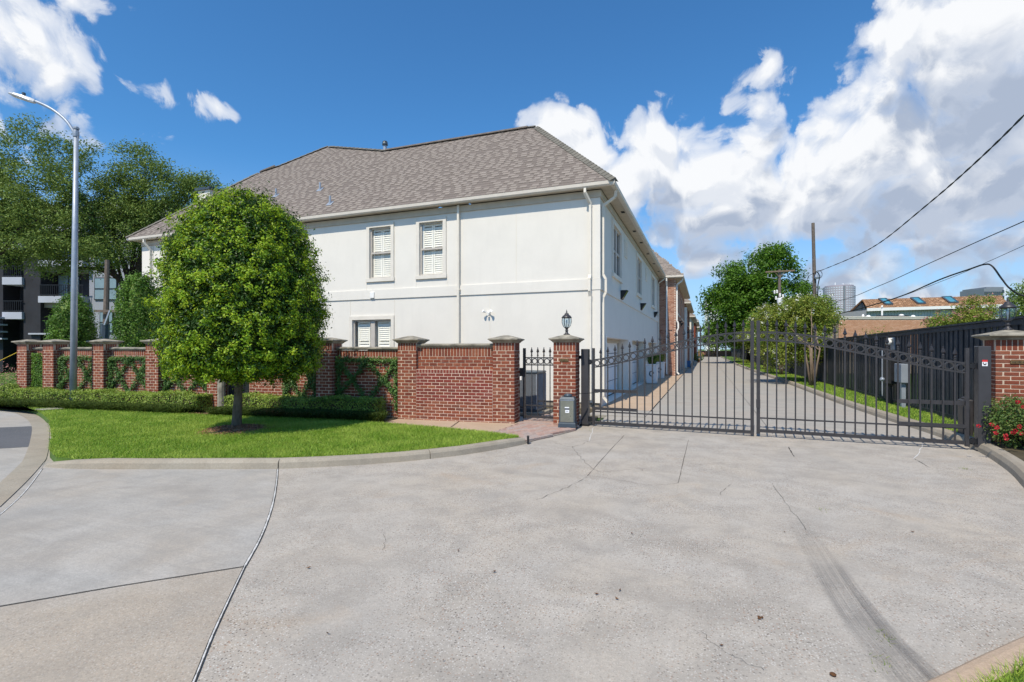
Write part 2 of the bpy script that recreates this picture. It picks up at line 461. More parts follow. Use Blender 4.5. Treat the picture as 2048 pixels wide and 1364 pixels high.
# ------------------------------------------------------------------ mesh building
class MB:
    def __init__(s):
        s.v, s.f = [], []

    def add(s, v, f):
        k = len(s.v)
        s.v.extend(v)
        s.f.extend([tuple(i + k for i in q) for q in f])
        return s

    def box(s, x0, y0, z0, x1, y1, z1):
        v = [(x0, y0, z0), (x1, y0, z0), (x1, y1, z0), (x0, y1, z0), (x0, y0, z1), (x1, y0, z1), (x1, y1, z1), (x0, y1, z1)]
        return s.add(v, [(0, 3, 2, 1), (4, 5, 6, 7), (0, 1, 5, 4), (1, 2, 6, 5), (2, 3, 7, 6), (3, 0, 4, 7)])

    def bbox(s, x0, y0, z0, x1, y1, z1, ch=.004):
        v, f = cham((x1 - x0), (y1 - y0), (z1 - z0), ch)
        o = ((x0 + x1) / 2, (y0 + y1) / 2, (z0 + z1) / 2)
        return s.add([(a + o[0], b + o[1], c_ + o[2]) for a, b, c_ in v], f)

    def obox(s, c_, hx, hy, hz, rz=0.0):
        ca, sa = math.cos(rz), math.sin(rz)
        k = MB().box(-hx, -hy, -hz, hx, hy, hz)
        return s.add([(c_[0] + x * ca - y * sa, c_[1] + x * sa + y * ca, c_[2] + z) for x, y, z in k.v], k.f)

    def bar(s, a, b, wx, wy=None):       # square bar between two points
        a, b = Vector(a), Vector(b)
        d = (b - a).normalized()
        up = Vector((0, 0, 1)) if abs(d.z) < .95 else Vector((1, 0, 0))
        sx = d.cross(up).normalized()
        sy = sx.cross(d)
        wy = wx if wy is None else wy
        v = []
        for p in (a, b):
            for i, j in ((-1, -1), (1, -1), (1, 1), (-1, 1)):
                v.append(tuple(p + sx * i * wx / 2 + sy * j * wy / 2))
        return s.add(v, [(0, 1, 2, 3), (7, 6, 5, 4), (0, 4, 5, 1), (1, 5, 6, 2), (2, 6, 7, 3), (3, 7, 4, 0)])

    def tube(s, pts, rad, n=8, cap=True):
        pts = [Vector(p) for p in pts]
        rad = [rad] * len(pts) if not hasattr(rad, '__len__') else rad
        k = len(s.v)
        ref = Vector((.31, .17, .93))
        for i, p in enumerate(pts):
            d = (pts[min(i + 1, len(pts) - 1)] - pts[max(i - 1, 0)]).normalized()
            u = d.cross(ref)
            if u.length < .05:
                u = d.cross(Vector((1, 0, 0)))
            u.normalize()
            v_ = d.cross(u)
            for j in range(n):
                a = 2 * math.pi * j / n
                s.v.append(tuple(p + (u * math.cos(a) + v_ * math.sin(a)) * rad[i]))
        for i in range(len(pts) - 1):
            for j in range(n):
                a, b = k + i * n + j, k + i * n + (j + 1) % n
                s.f.append((a, b, b + n, a + n))
        if cap:
            s.f.append(tuple(k + j for j in range(n))[::-1])
            s.f.append(tuple(k + (len(pts) - 1) * n + j for j in range(n)))
        return s

    def lathe(s, prof, c_=(0, 0, 0), n=16, sq=False):
        k = len(s.v)
        for r_, z in prof:
            for j in range(n):
                a = 2 * math.pi * (j + (.5 if sq else 0)) / n
                q = r_ * (math.sqrt(2) if sq else 1)
                s.v.append((c_[0] + q * math.cos(a), c_[1] + q * math.sin(a), c_[2] + z))
        for i in range(len(prof) - 1):
            for j in range(n):
                a, b = k + i * n + j, k + i * n + (j + 1) % n
                s.f.append((a, b, b + n, a + n))
        s.f.append(tuple(k + j for j in range(n))[::-1])
        s.f.append(tuple(k + (len(prof) - 1) * n + j for j in range(n)))
        return s

    def poly(s, pts):
        return s.add([tuple(p) for p in pts], [tuple(range(len(pts)))])

    def prism(s, pts, z0, z1):
        n = len(pts)
        v = [(p[0], p[1], z0) for p in pts] + [(p[0], p[1], z1) for p in pts]
        f = [tuple(range(n))[::-1], tuple(range(n, 2 * n))] + [(i, (i + 1) % n, (i + 1) % n + n, i + n) for i in range(n)]
        return s.add(v, f)

    def sweep(s, path, prof):      # profile (offset to the left of travel, height) along a ground path
        k = len(s.v)
        n = len(prof)
        P = [Vector((p[0], p[1], 0)) for p in path]
        for i, p in enumerate(P):
            d = (P[min(i + 1, len(P) - 1)] - P[max(i - 1, 0)]).normalized()
            l = Vector((-d.y, d.x, 0))
            for o_, h_ in prof:
                hh = h_ * (path[i][3] if len(path[i]) > 3 else 1.0)
                q = p + l * o_
                s.v.append((q.x, q.y, path[i][2] + hh))
        for i in range(len(P) - 1):
            for j in range(n - 1):
                a = k + i * n + j
                s.f.append((a, a + n, a + n + 1, a + 1))
        s.f.append(tuple(k + j for j in range(n)))
        s.f.append(tuple(k + (len(P) - 1) * n + j for j in range(n))[::-1])
        return s

    def ribbon(s, pts, wd, z=None):
        P = [Vector((p[0], p[1], p[2] if len(p) > 2 else 0)) for p in pts]
        k = len(s.v)
        for i, p in enumerate(P):
            d = (P[min(i + 1, len(P) - 1)] - P[max(i - 1, 0)])
            d.z = 0
            d.normalize()
            l = Vector((-d.y, d.x, 0))
            ww = wd[i] if hasattr(wd, '__len__') else wd
            for q in (p - l * ww / 2, p + l * ww / 2):
                s.v.append((q.x, q.y, z if z is not None else q.z))
        for i in range(len(P) - 1):
            a = k + 2 * i
            s.f.append((a, a + 2, a + 3, a + 1))
        return s

    def build(s, name, m, parent=None, local=False, smooth=False):
        me = bpy.data.meshes.new(name)
        vs = s.v
        if parent is not None and not local:
            inv = wmat(parent).inverted()
            vs = [tuple(inv @ Vector(v)) for v in vs]
        me.from_pydata(vs, [], s.f)
        me.materials.append(m)
        if smooth:
            me.polygons.foreach_set('use_smooth', [True] * len(me.polygons))
        me.update()
        return link(name, me, parent)


def wmat(o):
    m = Matrix.LocRotScale(o.location, o.rotation_euler, None)
    return m if o.parent is None else wmat(o.parent) @ m


def link(name, me, parent=None, loc=None, rz=0.0):
    o = bpy.data.objects.new(name, me)
    COL.objects.link(o)
    if parent is not None:
        o.parent = parent
    if loc is not None:
        o.location = loc
    if rz:
        o.rotation_euler = (0, 0, rz)
    return o


def cham(lx, ly, lz, ch=.004):
    x, y, z = lx / 2, ly / 2, lz / 2
    v, idx = [], {}
    for sx in (-1, 1):
        for sy in (-1, 1):
            for sz in (-1, 1):
                for ax in range(3):
                    q = [sx * (x - ch), sy * (y - ch), sz * (z - ch)]
                    q[ax] = (sx * x, sy * y, sz * z)[ax]
                    idx[(sx, sy, sz, ax)] = len(v)
                    v.append(tuple(q))
    f = []
    for ax in range(3):
        b, c_ = (ax + 1) % 3, (ax + 2) % 3
        for sg in (-1, 1):
            q = []
            for i, j in ((-1, -1), (1, -1), (1, 1), (-1, 1)):
                k = [0, 0, 0]
                k[ax], k[b], k[c_] = sg, i, j
                q.append(idx[(*k, ax)])
            f.append(tuple(q if sg > 0 else q[::-1]))
    for ax in range(3):
        b, c_ = (ax + 1) % 3, (ax + 2) % 3
        for i in (-1, 1):
            for j in (-1, 1):
                k0, k1 = [0, 0, 0], [0, 0, 0]
                k0[ax], k0[b], k0[c_] = -1, i, j
                k1[ax], k1[b], k1[c_] = 1, i, j
                q = [idx[(*k0, b)], idx[(*k1, b)], idx[(*k1, c_)], idx[(*k0, c_)]]
                f.append(tuple(q if i * j > 0 else q[::-1]))
    for sx in (-1, 1):
        for sy in (-1, 1):
            for sz in (-1, 1):
                q = [idx[(sx, sy, sz, a)] for a in range(3)]
                f.append(tuple(q if sx * sy * sz > 0 else q[::-1]))
    return v, f


CACHE = {}


def chmesh(name, dims, m, ch=.004):
    key = (name, tuple(round(d, 4) for d in dims), m.name)
    if key not in CACHE:
        v, f = cham(*dims, ch)
        me = bpy.data.meshes.new(name)
        me.from_pydata(v, [], f)
        me.materials.append(m)
        CACHE[key] = me
    return CACHE[key]


def tag(o, label=None, cat=None, group=None, kind=None):
    for k, v in (('label', label), ('category', cat), ('group', group), ('kind', kind)):
        if v:
            o[k] = v
    return o


def thing(name, label, cat, loc=(0, 0, 0), rz=0.0, group=None):
    o = bpy.data.objects.new(name, None)
    COL.objects.link(o)
    o.location = loc
    o.rotation_euler = (0, 0, rz)
    o.empty_display_size = .1
    return tag(o, label, cat, group)


def struct(name, mb, m, label=None):
    return tag(mb.build(name, m), label, None, None, 'structure')


def stuff(o, label=None):
    return tag(o, label, None, None, 'stuff')


def rawmesh(name, V, Fc, m, parent=None, smooth=False):
    """V (n,3) world coordinates, Fc (k,3 or 4) indices"""
    me = bpy.data.meshes.new(name)
    V = np.asarray(V, dtype=np.float64)
    if parent is not None:
        inv = np.array(wmat(parent).inverted())
        V = V @ inv[:3, :3].T + inv[:3, 3]
    Fc = np.asarray(Fc, dtype=np.int32)
    me.vertices.add(len(V))
    me.vertices.foreach_set('co', V.astype(np.float32).ravel())
    me.loops.add(Fc.size)
    me.loops.foreach_set('vertex_index', Fc.ravel())
    me.polygons.add(len(Fc))
    me.polygons.foreach_set('loop_start', np.arange(0, Fc.size, Fc.shape[1], dtype=np.int32))
    me.polygons.foreach_set('loop_total', np.full(len(Fc), Fc.shape[1], dtype=np.int32))
    me.update(calc_edges=True)
    me.materials.append(m)
    return link(name, me, parent)


def nrm(a):
    return a / np.maximum(np.linalg.norm(a, axis=1, keepdims=True), 1e-6)


def leaves(name, m, parent, P, N, size, aspect=.5, jit=.6, fold=.25, droop=0.0):
    n = len(P)
    P = np.asarray(P, float)
    N = nrm(np.asarray(N, float) + RNG.normal(0, jit, (n, 3)))
    T = RNG.normal(0, 1, (n, 3))
    T[:, 2] -= droop
    T = nrm(T - (T * N).sum(1, keepdims=True) * N)
    B = np.cross(N, T)
    L = size * RNG.uniform(.65, 1.25, (n, 1))
    Wd = L * aspect
    v = np.empty((n, 4, 3))
    v[:, 0] = P - T * L * .5
    v[:, 1] = P + B * Wd * .5 + N * Wd * fold + T * L * .05
    v[:, 2] = P + T * L * .5
    v[:, 3] = P - B * Wd * .5 + N * Wd * fold + T * L * .05
    base = (np.arange(n) * 4)[:, None]
    f = np.concatenate([base + np.array([[0, 1, 2]]), base + np.array([[0, 2, 3]])], 1).reshape(-1, 3)
    return rawmesh(name, v.reshape(-1, 3), f, m, parent)


def sphere_dirs(n):
    return nrm(RNG.normal(0, 1, (n, 3)))


def blades(name, m, parent, P, h, wd, lean=.5):
    n = len(P)
    a = RNG.uniform(0, 2 * math.pi, n)
    T = np.stack([np.cos(a), np.sin(a), np.zeros(n)], 1)
    H = h * RNG.uniform(.6, 1.3, (n, 1))
    ln = RNG.normal(0, lean, (n, 2)) * H
    v = np.empty((n, 3, 3))
    v[:, 0] = P - T * wd / 2
    v[:, 1] = P + T * wd / 2
    v[:, 2] = P + np.concatenate([ln, H], 1)
    f = np.arange(n * 3).reshape(-1, 3)
    return rawmesh(name, v.reshape(-1, 3), f, m, parent)


def inside(pts, poly):
    x, y = pts[:, 0], pts[:, 1]
    r_ = np.zeros(len(pts), bool)
    j = len(poly) - 1
    for i in range(len(poly)):
        xi, yi, xj, yj = poly[i][0], poly[i][1], poly[j][0], poly[j][1]
        cnd = ((yi > y) != (yj > y)) & (x < (xj - xi) * (y - yi) / (yj - yi + 1e-12) + xi)
        r_ ^= cnd
        j = i
    return r_


def scatter(poly, n):
    xs, ys = [p[0] for p in poly], [p[1] for p in poly]
    pts = np.stack([RNG.uniform(min(xs), max(xs), n), RNG.uniform(min(ys), max(ys), n)], 1)
    return pts[inside(pts, poly)]


def catmull(pts, k=6):
    P = [Vector(p) for p in pts]
    out = []
    for i in range(len(P) - 1):
        p0, p1, p2, p3 = P[max(i - 1, 0)], P[i], P[i + 1], P[min(i + 2, len(P) - 1)]
        for j in range(k):
            t = j / k
            out.append(tuple(.5 * ((2 * p1) + (p2 - p0) * t + (2 * p0 - 5 * p1 + 4 * p2 - p3) * t * t + (3 * p1 - p0 - 3 * p2 + p3) * t ** 3)))
    out.append(tuple(P[-1]))
    return out


exec_order = []
# ================================================================== GROUND
struct('ground', MB().poly([(-3000, -3000, -.08), (3000, -3000, -.08), (3000, 3000, -.08), (-3000, 3000, -.08)]), M['grassbase'])
struct('driveway', MB().poly([(-70, -40, 0), (40, -40, 0), (40, 3, 0), (4.6, 11.6, 0), (-2.4, 11.6, 0), (-4, 9.2, 0), (-60, 14, 0)]), M['drive'])
# the alley beyond the gate, slab by slab with open joints
JX = [11.6, 14.6, 19, 24, 29, 34, 39, 44, 50, 56, 62, 69, 76, 84, 92, 101, 110, 122, 136]
for a, b in zip(JX[:-1], JX[1:]):
    xm = 1.3
    for x0, x1 in ((-1.42 if a > 14 else -2.4, xm), (xm, 4.1 if a > 22 else 4.6)):
        struct('alley_slab', MB().box(x0 + .006, a + .008, -.06, x1 - .006, b - .008, 0.0), M['alley'])
struct('joint_filler', MB().box(-2.4, 11.6, -.07, 4.6, 136, -.014), M['crack'])
for a, b in zip(JX[1:-1], JX[2:]):
    struct('sidewalk_slab', MB().box(-2.9, a + .006, -.06, -1.44, b - .006, .018), M['walk'])
struct('sidewalk_slab', MB().box(-2.9, 13.2, -.06, -1.44, 14.594, .016), M['alley'])
# street slabs on the left
kA = [G(85, 937), G(200, 939), G(300, 939), G(430, 939), G(554, 938.5)]
jt = [G(*p) for p in ((555, 939), (553, 965), (545, 1010), (524, 1070), (490, 1133))]
jt2 = [G(*p) for p in ((490, 1133), (458, 1200), (425, 1272), (388, 1364), (330, 1500), (260, 1700))]
sl = [G(0, 1213), G(240, 1172), G(490, 1133)]
kl = [G(85, 938), G(50, 984), G(0, 1030), G(-90, 1100), G(-260, 1210)]


def sheet(name, pts, z, m, lab=None):
    return struct(name, MB().poly([(p[0], p[1], z) for p in pts]), m, lab)


sheet('street_slab', [*kA, *jt[1:], G(240, 1172), G(0, 1213), G(-400, 1275), *kl[::-1][:-1]], .004, M['slab_grey'])
sheet('street_slab', [G(490, 1136), *jt2[1:], G(-600, 1700), G(-400, 1281), G(0, 1217), G(240, 1176)], .004, M['slab_tan'])
st = MB()
for path, wdt in ((jt, .017), (jt2, .010)):
    cp = catmull(path, 8)
    st.ribbon(cp, [wdt * random.uniform(.55, 1.2) for _ in cp], .009)
tag(st.build('joint_sealant', M['seal']), None, None, None, 'structure')
st = MB()
for path, wdt in ((jt, .062), (jt2, .05)):
    st.ribbon(catmull(path, 8), wdt * .42, .0065)
st.ribbon([G(-400, 1278), *[(p[0], p[1] - .012) for p in sl]], .009, .0072)
for k_ in (kl,):
    st.ribbon(catmull(k_, 6), .018, .0065)
st.ribbon(catmull([G(95, 900), G(80, 925), G(48, 962), G(0, 998), G(-100, 1060)], 6), .012, .0068)
tag(st.build('joint_gap', M['crack']), None, None, None, 'structure')
st = MB()
st.ribbon([(p[0] + .03, p[1] - .02) for p in catmull(kl[:4], 6)], .012, .0085)
tag(st.build('joint_sealant', M['seal']), None, None, None, 'structure')
# left street beyond the gutter line
gut = [G(*p) for p in ((95, 915), (100, 880), (96, 850), (75, 832), (40, 819), (0, 812), (-80, 806), (-200, 802))]
sheet('street', [G(83, 938), *gut, G(-500, 802), G(-900, 900), G(-900, 1300), G(-260, 1210), *kl[::-1][1:]], .0025, M['slab_grey'])
struct('gutter_band', MB().ribbon(catmull([(p[0] - .1, p[1] - .1) for p in [G(0, 1016), G(52, 966), G(84, 930)]] + [(p[0] - .14, p[1] - .09) for p in gut], 5), .27, .012), M['kerb'])
sheet('asphalt_patch', [G(-300, 868), G(82, 852), G(84, 872), G(79, 893), G(-300, 915)], .006, M['asphalt'], 'dark grey asphalt patch in the street beside the lawn')
sheet('utility_lid', [G(68, 819, .14), G(110, 815, .14), G(130, 817.5, .14), G(85, 821, .14)], .15, M['slab_grey'], 'pale concrete lid let into the lawn edge')

# kerbs
KP = [(0, 0), (.012, .085), (.035, .118), (.07, .132), (.14, .134), (.168, .126), (.172, -.05)]
kpts = [G(*p) for p in ((90, 934), (130, 937), (200, 938.5), (300, 939), (430, 938.5), (555, 938), (640, 934.5), (720, 930), (800, 924), (860, 918), (920, 911), (975, 902.5), (1020, 895), (1052, 888))]
hf = [.4, .75, 1, 1, 1, 1, 1, 1, 1, 1, 1, 1, 1, .8]
kk = [(p[0], p[1], 0, h_) for p, h_ in zip(kpts, hf)]


def dens(seg, k=5):
    out = []
    for i in range(len(seg) - 1):
        for j in range(k):
            t = j / k
            out.append(tuple(a * (1 - t) + b * t for a, b in zip(seg[i], seg[i + 1])))
    return out + [seg[-1]]


for i0, i1 in ((0, 5), (5, 9), (9, 13)):
    seg = dens(kk[i0:i1 + 1])
    if i0:
        a = Vector(seg[0][:2]).lerp(Vector(seg[1][:2]), .14)
        seg[0] = (a.x, a.y, *seg[0][2:])
    struct('kerb', MB().sweep(seg, KP), M['kerb'])
ti = MB().obox((kpts[-1][0] + .03, kpts[-1][1] + .03, .07), .02, .05, .075, R(20)).build('kerb_end_block', M['black'])
tag(ti, 'small black block standing at the tip of the lawn kerb', 'block')
RK = [(0, 0), (.015, .07), (.05, .125), (.10, .15), (.17, .15), (.22, .12), (.25, .05), (.255, -.05)]
rk = [(4.36, 11.22), (4.33, 10.75), (4.2, 10.0), (4.0, 9.1), (3.72, 8.15), (3.45, 7.2), (3.35, 6.2), (3.6, 5.2)]
struct('kerb', MB().sweep([(p[0], p[1], 0) for p in catmull([(*p, 0) for p in rk[::-1]], 5)], [(-o_, h_) for o_, h_ in RK]), M['kerb'])
ik = [(3.05, 130), (3.1, 80), (3.24, 55), (3.58, 39.1), (3.82, 31), (3.95, 21.4), (4.04, 17.7), (4.19, 14.72), (4.31, 13.16), (4.36, 11.93), (4.42, 11.45)]
ikc = catmull([(*p, 0) for p in ik], 5)
struct('kerb', MB().sweep([(p[0], p[1], 0) for p in ikc], RK), M['kerb'])
struct('verge', MB().poly([(p[0] + .2, p[1], .10) for p in ikc] + [(5.9, 11.45, .10), (5.9, 130, .10)]), M['grassbase'])
bed = [(p[0] + .22, p[1], .11) for p in catmull([(*p, 0) for p in rk], 5)]
struct('flower_bed', MB().poly(bed + [(12, 4, .11), (12, 11.5, .11), (5.2, 11.6, .11)]), M['soil'])
# corner lawn at the lower right
ck = [G(*p) for p in ((1800, 1400), (1885, 1360), (1960, 1323), (2048, 1283), (2160, 1235), (2300, 1180))]
struct('kerb', MB().sweep([(p[0], p[1], 0) for p in catmull(ck, 4)], [(-o_, h_ * .55) for o_, h_ in KP]), M['walk'])
cin = [(p[0] + .05, p[1] - .16) for p in catmull(ck, 4)]
cpoly = cin + [(4.5, 1.0), (1.0, 1.0)]
struct('lawn', MB().poly([(p[0], p[1], .055) for p in cpoly]), M['grassbase'])
P_ = scatter(cpoly, 90000)
P_ = P_[P_[:, 1] > 2.2]
stuff(blades('grass', M['leaf_grass'], None, np.c_[P_, np.full(len(P_), .05)], .065, .007, .55))

# main lawn ------------------------------------------------------------
WA, WT = Vector((-19.7, 9.1, 0)), R(6.02)
WU, WV = Vector((math.cos(WT), math.sin(WT), 0)), Vector((-math.sin(WT), math.cos(WT), 0))


def WP(s_, n_, z=0.0):
    q = WA + WU * s_ + WV * n_
    return (q.x, q.y, z)


kin = [(p[0] - .0, p[1]) for p in kpts]
kl_in = []
for i, p in enumerate(kpts):
    d = (Vector(kpts[min(i + 1, 13)]) - Vector(kpts[max(i - 1, 0)])).normalized()
    kl_in.append((p[0] - d.y * .15, p[1] + d.x * .15))
edge_walk = [(-3.2, 8.8), (-3.95, 9.02), (-5.0, 9.18), (-6.2, 9.28), (-6.95, 9.30)]
hedge_front = [WP(s_, -.98 + (.10 * math.sin(s_ * 1.3)))[:2] for s_ in np.linspace(12.6, -.1, 14)]
lpoly = kl_in + edge_walk + hedge_front + [WP(-.5, -.7)[:2]] + [(p[0] + .02, p[1] + .02) for p in gut[::-1][2:]]
struct('lawn', MB().prism(lpoly, -.05, .112), M['grassbase'])
P_ = scatter(lpoly, 430000)
dist = np.hypot(P_[:, 0], P_[:, 1])
keep = RNG.random(len(P_)) < np.clip(9.5 / dist, .35, 1) ** 1.2
P_ = P_[keep]
stuff(blades('grass', M['leaf_grass'], None, np.c_[P_, np.full(len(P_), .108)], .055, .015, .6))
# verge grass inside
vp = [(p[0] + .24, p[1]) for p in ikc] + [(5.75, 11.45), (5.75, 130)]
P_ = scatter([p for p in vp if True], 200000)
P_ = P_[(P_[:, 1] < 75)]
kp = RNG.random(len(P_)) < np.clip(16 / P_[:, 1], .3, 1)
stuff(blades('grass', M['leaf_grass'], None, np.c_[P_[kp], np.full(kp.sum(), .095)], .05, .02, .6))
# yard behind the wall
struct('yard', MB().poly([WP(-6, .3, -.02), WP(15.6, .3, -.02), (-2.4, 11.6, -.02), (-2.9, 14.8, -.02), (-45, 14.8, -.02), (-45, 12, -.02)]), M['soil'])
struct('plant_bed', MB().poly([WP(-.2, -1.15, .06), WP(12.75, -1.1, .06), WP(12.75, .22, .06), WP(-.2, .22, .06)]), M['soil'])

# walk in front of the wall, brick path to the little gate
struct('walk_slab', MB().poly([(-6.98, 9.28, .05), (-5.02, 9.16, .05), (-5.42, 10.62, .05), (-6.98, 10.62, .05)]), M['walk'])
struct('walk_slab', MB().poly([(-4.99, 9.15, .05), (-3.93, 9.0, .05), (-4.05, 9.6, .05), (-4.0, 10.9, .05), (-5.39, 10.62, .05)]), M['walk'])
struct('walk_bed', MB().poly([(-7.0, 9.25, .012), (-3.15, 8.72, .012), (-2.6, 10.5, .012), (-2.9, 13.1, .012), (-4.6, 13.5, .012), (-7.0, 10.7, .012)]), M['slab_grey'])
path = thing('brick_path', 'clay brick path leading from the lawn kerb tip to the small iron gate', 'path', (-3.5, 9.5, 0))
pp = [(-3.90, 9.0), (-3.12, 8.78), (-2.62, 10.5), (-2.75, 11.3), (-2.95, 13.4), (-4.25, 13.4), (-4.0, 10.9), (-4.03, 9.6)]
pme = chmesh('paver', (.194, .093, .05), M['paver'], .006)
npav = 0
for i in range(-30, 45):
    for j in range(-30, 60):
        a, b = (i + (.5 if j % 2 else 0)) * .203, j * .103
        ang = R(68)
        x, y = -3.4 + a * math.cos(ang) - b * math.sin(ang), 10.0 + a * math.sin(ang) + b * math.cos(ang)
        if inside(np.array([[x, y]]), pp)[0] and npav < 300 and (y < 12.6):
            o = link('paver', pme, path, (x + 3.5 + random.uniform(-.002, .002), y - 9.5, .032 + random.uniform(-.003, .003)), ang + random.uniform(-.015, .015))
            npav += 1

# cracks, sealant and marks on the forecourt
def crack(pts, wd, m='crack', z=.0045, wob=.02, k=6, name='crack'):
    P = catmull([G(*p) for p in pts], k)
    P = [(p[0] + random.uniform(-wob, wob), p[1] + random.uniform(-wob, wob)) for p in P]
    tag(MB().ribbon(P, [wd * .7 * random.uniform(.35, 1.2) for _ in P], z).build(name, M[m]), None, None, None, 'structure')


crack([(1175, 952), (1210, 912), (1248, 871)], .010, wob=.003)
crack([(1357, 966), (1366, 925), (1377, 880)], .010, wob=.003)
crack([(1187, 855), (1183, 868), (1178, 882)], .03, 'seal', wob=.01)
crack([(1178, 882), (1160, 890), (1140, 893), (1110, 886), (1085, 884)], .008)
crack([(1145, 893), (1160, 914), (1182, 936), (1204, 945)], .008)
crack([(1204, 945), (1250, 940), (1300, 938)], .005)
crack([(1175, 950), (1240, 961), (1300, 971), (1357, 966)], .006)
crack([(1175, 955), (1140, 972), (1105, 987), (1075, 999)], .007)
crack([(1248, 871), (1300, 875), (1377, 880)], .005)
crack([(1577, 895), (1583, 905), (1588, 913)], .022, wob=.004)
crack([(1590, 913), (1640, 920), (1700, 928)], .004)
crack([(1845, 888), (1838, 905), (1829, 918)], .024, 'seal', wob=.012)
crack([(1829, 918), (1845, 927), (1858, 935)], .012, wob=.004)
crack([(1540, 963), (1570, 1005), (1612, 1060)], .005)
crack([(1405, 1265), (1440, 1300), (1480, 1320), (1530, 1340)], .0035)
crack([(1440, 990), (1455, 975), (1463, 968)], .005)
crack([(766, 1060), (768, 1085), (768, 1100)], .004)
for k_ in range(46):
    px, py = random.uniform(120, 1950), random.uniform(930, 1340)
    p = G(px, py)
    s_ = random.uniform(.008, .022)
    a = random.uniform(0, 6.28)
    if k_ < 15:
        mb = MB()
        v = [(s_, 0, .012), (0, s_ * .45, .006), (-s_, 0, .014), (0, -s_ * .45, .005)]
        mb.add([(p[0] + x * math.cos(a) - y * math.sin(a), p[1] + x * math.sin(a) + y * math.cos(a), z + .004) for x, y, z in v], [(0, 1, 2, 3)])
        if k_ == 0:
            LIT = mb
        else:
            LIT.add(mb.v, mb.f)
stuff(LIT.build('leaf_litter', M['litter']))
curl = []
for i in range(14):
    a = i / 13 * 5.0
    c0 = G(1521, 1239)
    curl.append((c0[0] + .014 * math.cos(a), c0[1] + .014 * math.sin(a), .012 + .004 * math.sin(3 * a)))
tag(MB().tube(curl, .0045, 5).build('curled_leaf', M['litter']), 'curled brown dry leaf lying on the concrete', 'leaf')
c0 = G(1666, 1352)
tag(MB().lathe([(.003, 0), (.015, .003), (.017, .008), (.009, .014), (.002, .016)], (c0[0], c0[1], .003), 9).build('seed_pod', M['litter']), 'dark seed pod lying on the concrete near the tyre marks', 'seed pod')

# tyre marks: worn rubber, a thin film with its own streaked outline
m, n, b = mat('tyre_rubber_film', .8)
uvn = n.n('ShaderNodeUVMap')
pz = n.noise(n.vm('MULTIPLY', uvn.outputs[0], (10.0, .55, 1)), 3.0, 5, .6)
pe = n.noise(pos(n), 2.2, 4)
u_ = n.n('ShaderNodeSeparateXYZ', ins={0: uvn.outputs[0]})
edge = n.math('MULTIPLY', n.math('MULTIPLY', n.mr(u_.outputs[0], 0, .16), n.mr(u_.outputs[0], .84, 1, 1, 0)), n.math('MULTIPLY', n.mr(u_.outputs[1], 0, .35), 1.0))
al = n.math('MULTIPLY', n.math('MULTIPLY', n.mr(pz, .36, .68, .10, .85), n.mr(pe, .25, .6, .5, 1)), edge)
al = n.math('MULTIPLY', al, .42)
n.s(b, 'Base Color', (.085, .085, .09, 1))
n.s(b, 'Alpha', al)
M['tyre'] = m


def film(name, cl, wds, z):
    me = bpy.data.meshes.new(name)
    P = catmull([G(*p) for p in cl], 8)
    mb = MB().ribbon(P, [np.interp(i / (len(P) - 1), np.linspace(0, 1, len(wds)), wds) for i in range(len(P))], z)
    me.from_pydata(mb.v, [], mb.f)
    uv = me.uv_layers.new(name='UVMap')
    for lp in me.loops:
        vi = lp.vertex_index
        uv.data[lp.index].uv = (vi % 2, (vi // 2) / (len(P) - 1))
    me.materials.append(M['tyre'])
    return stuff(link(name, me))


film('tyre_mark', [(1590, 1035), (1625, 1090), (1668, 1160), (1722, 1240), (1790, 1320), (1850, 1390), (1900, 1440)], [.22, .27, .28, .29, .30, .3], .0052)
film('tyre_mark', [(1660, 1100), (1700, 1165), (1745, 1225), (1800, 1290), (1870, 1355), (1930, 1410)], [.06, .10, .10, .11, .12, .12], .0062)
for (px, py, k_) in ((1770, 1275, 60), (1773, 1330, 55), (1640, 1020, 26), (1930, 938, 60), (1180, 862, 30)):
    c0 = G(px, py)
    P_ = np.c_[RNG.normal(c0[0], .035, k_), RNG.normal(c0[1], .05, k_), np.full(k_, .003)]
    stuff(blades('weeds', M['leaf_myrtle'], None, P_[:k_ // 2], .02, .004, .9))
# ================================================================== BRICKWORK
PITCH, COURSE, MRT = .203, .0776, .0128


def pillar_rows(w, nc, ch_):
    """yield (cx, cy, cz, lx, ly, lz) of every brick of a square pier, pinwheel bond, corner at the origin"""
    p = w / 2.5
    L, D = p - MRT, p / 2 - MRT
    for k in range(nc):
        z = k * ch_ + ch_ / 2
        hz = ch_ - MRT
        if k % 2 == 0:
            fr = [(.5 * p, 'x'), (1.5 * p, 'x')]
            ri = [(.5 * p, 'y'), (1.5 * p, 'y')]
            le = [(1.0 * p, 'y'), (2.0 * p, 'y')]
        else:
            fr = [(1.0 * p, 'x'), (2.0 * p, 'x')]
            ri = [(1.0 * p, 'y'), (2.0 * p, 'y')]
            le = [(.5 * p, 'y'), (1.5 * p, 'y')]
        for c_, _ in fr:
            yield (c_ + (MRT / 2 if k % 2 else -MRT / 2), D / 2, z, L, D, hz)
        for c_, _ in ri:
            yield (w - D / 2, c_ - MRT / 2, z, D, L, hz)
        for c_, _ in le:
            yield (D / 2, c_ - MRT / 2, z, D, L, hz)


def cap_mb(w, z0, big=1.0):
    h = w / 2
    return MB().lathe([(h - .02, z0 - .02), (h + .015, z0), (h + .03, z0 + .02), (h + .075 * big, z0 + .055), (h + .092 * big, z0 + .062), (h + .092 * big, z0 + .084),
                       (h + .08 * big, z0 + .090), (.05, z0 + .148 + .025 * (w > .48)), (.0, z0 + .150 + .025 * (w > .48))], (w / 2, w / 2, 0), 4, True)


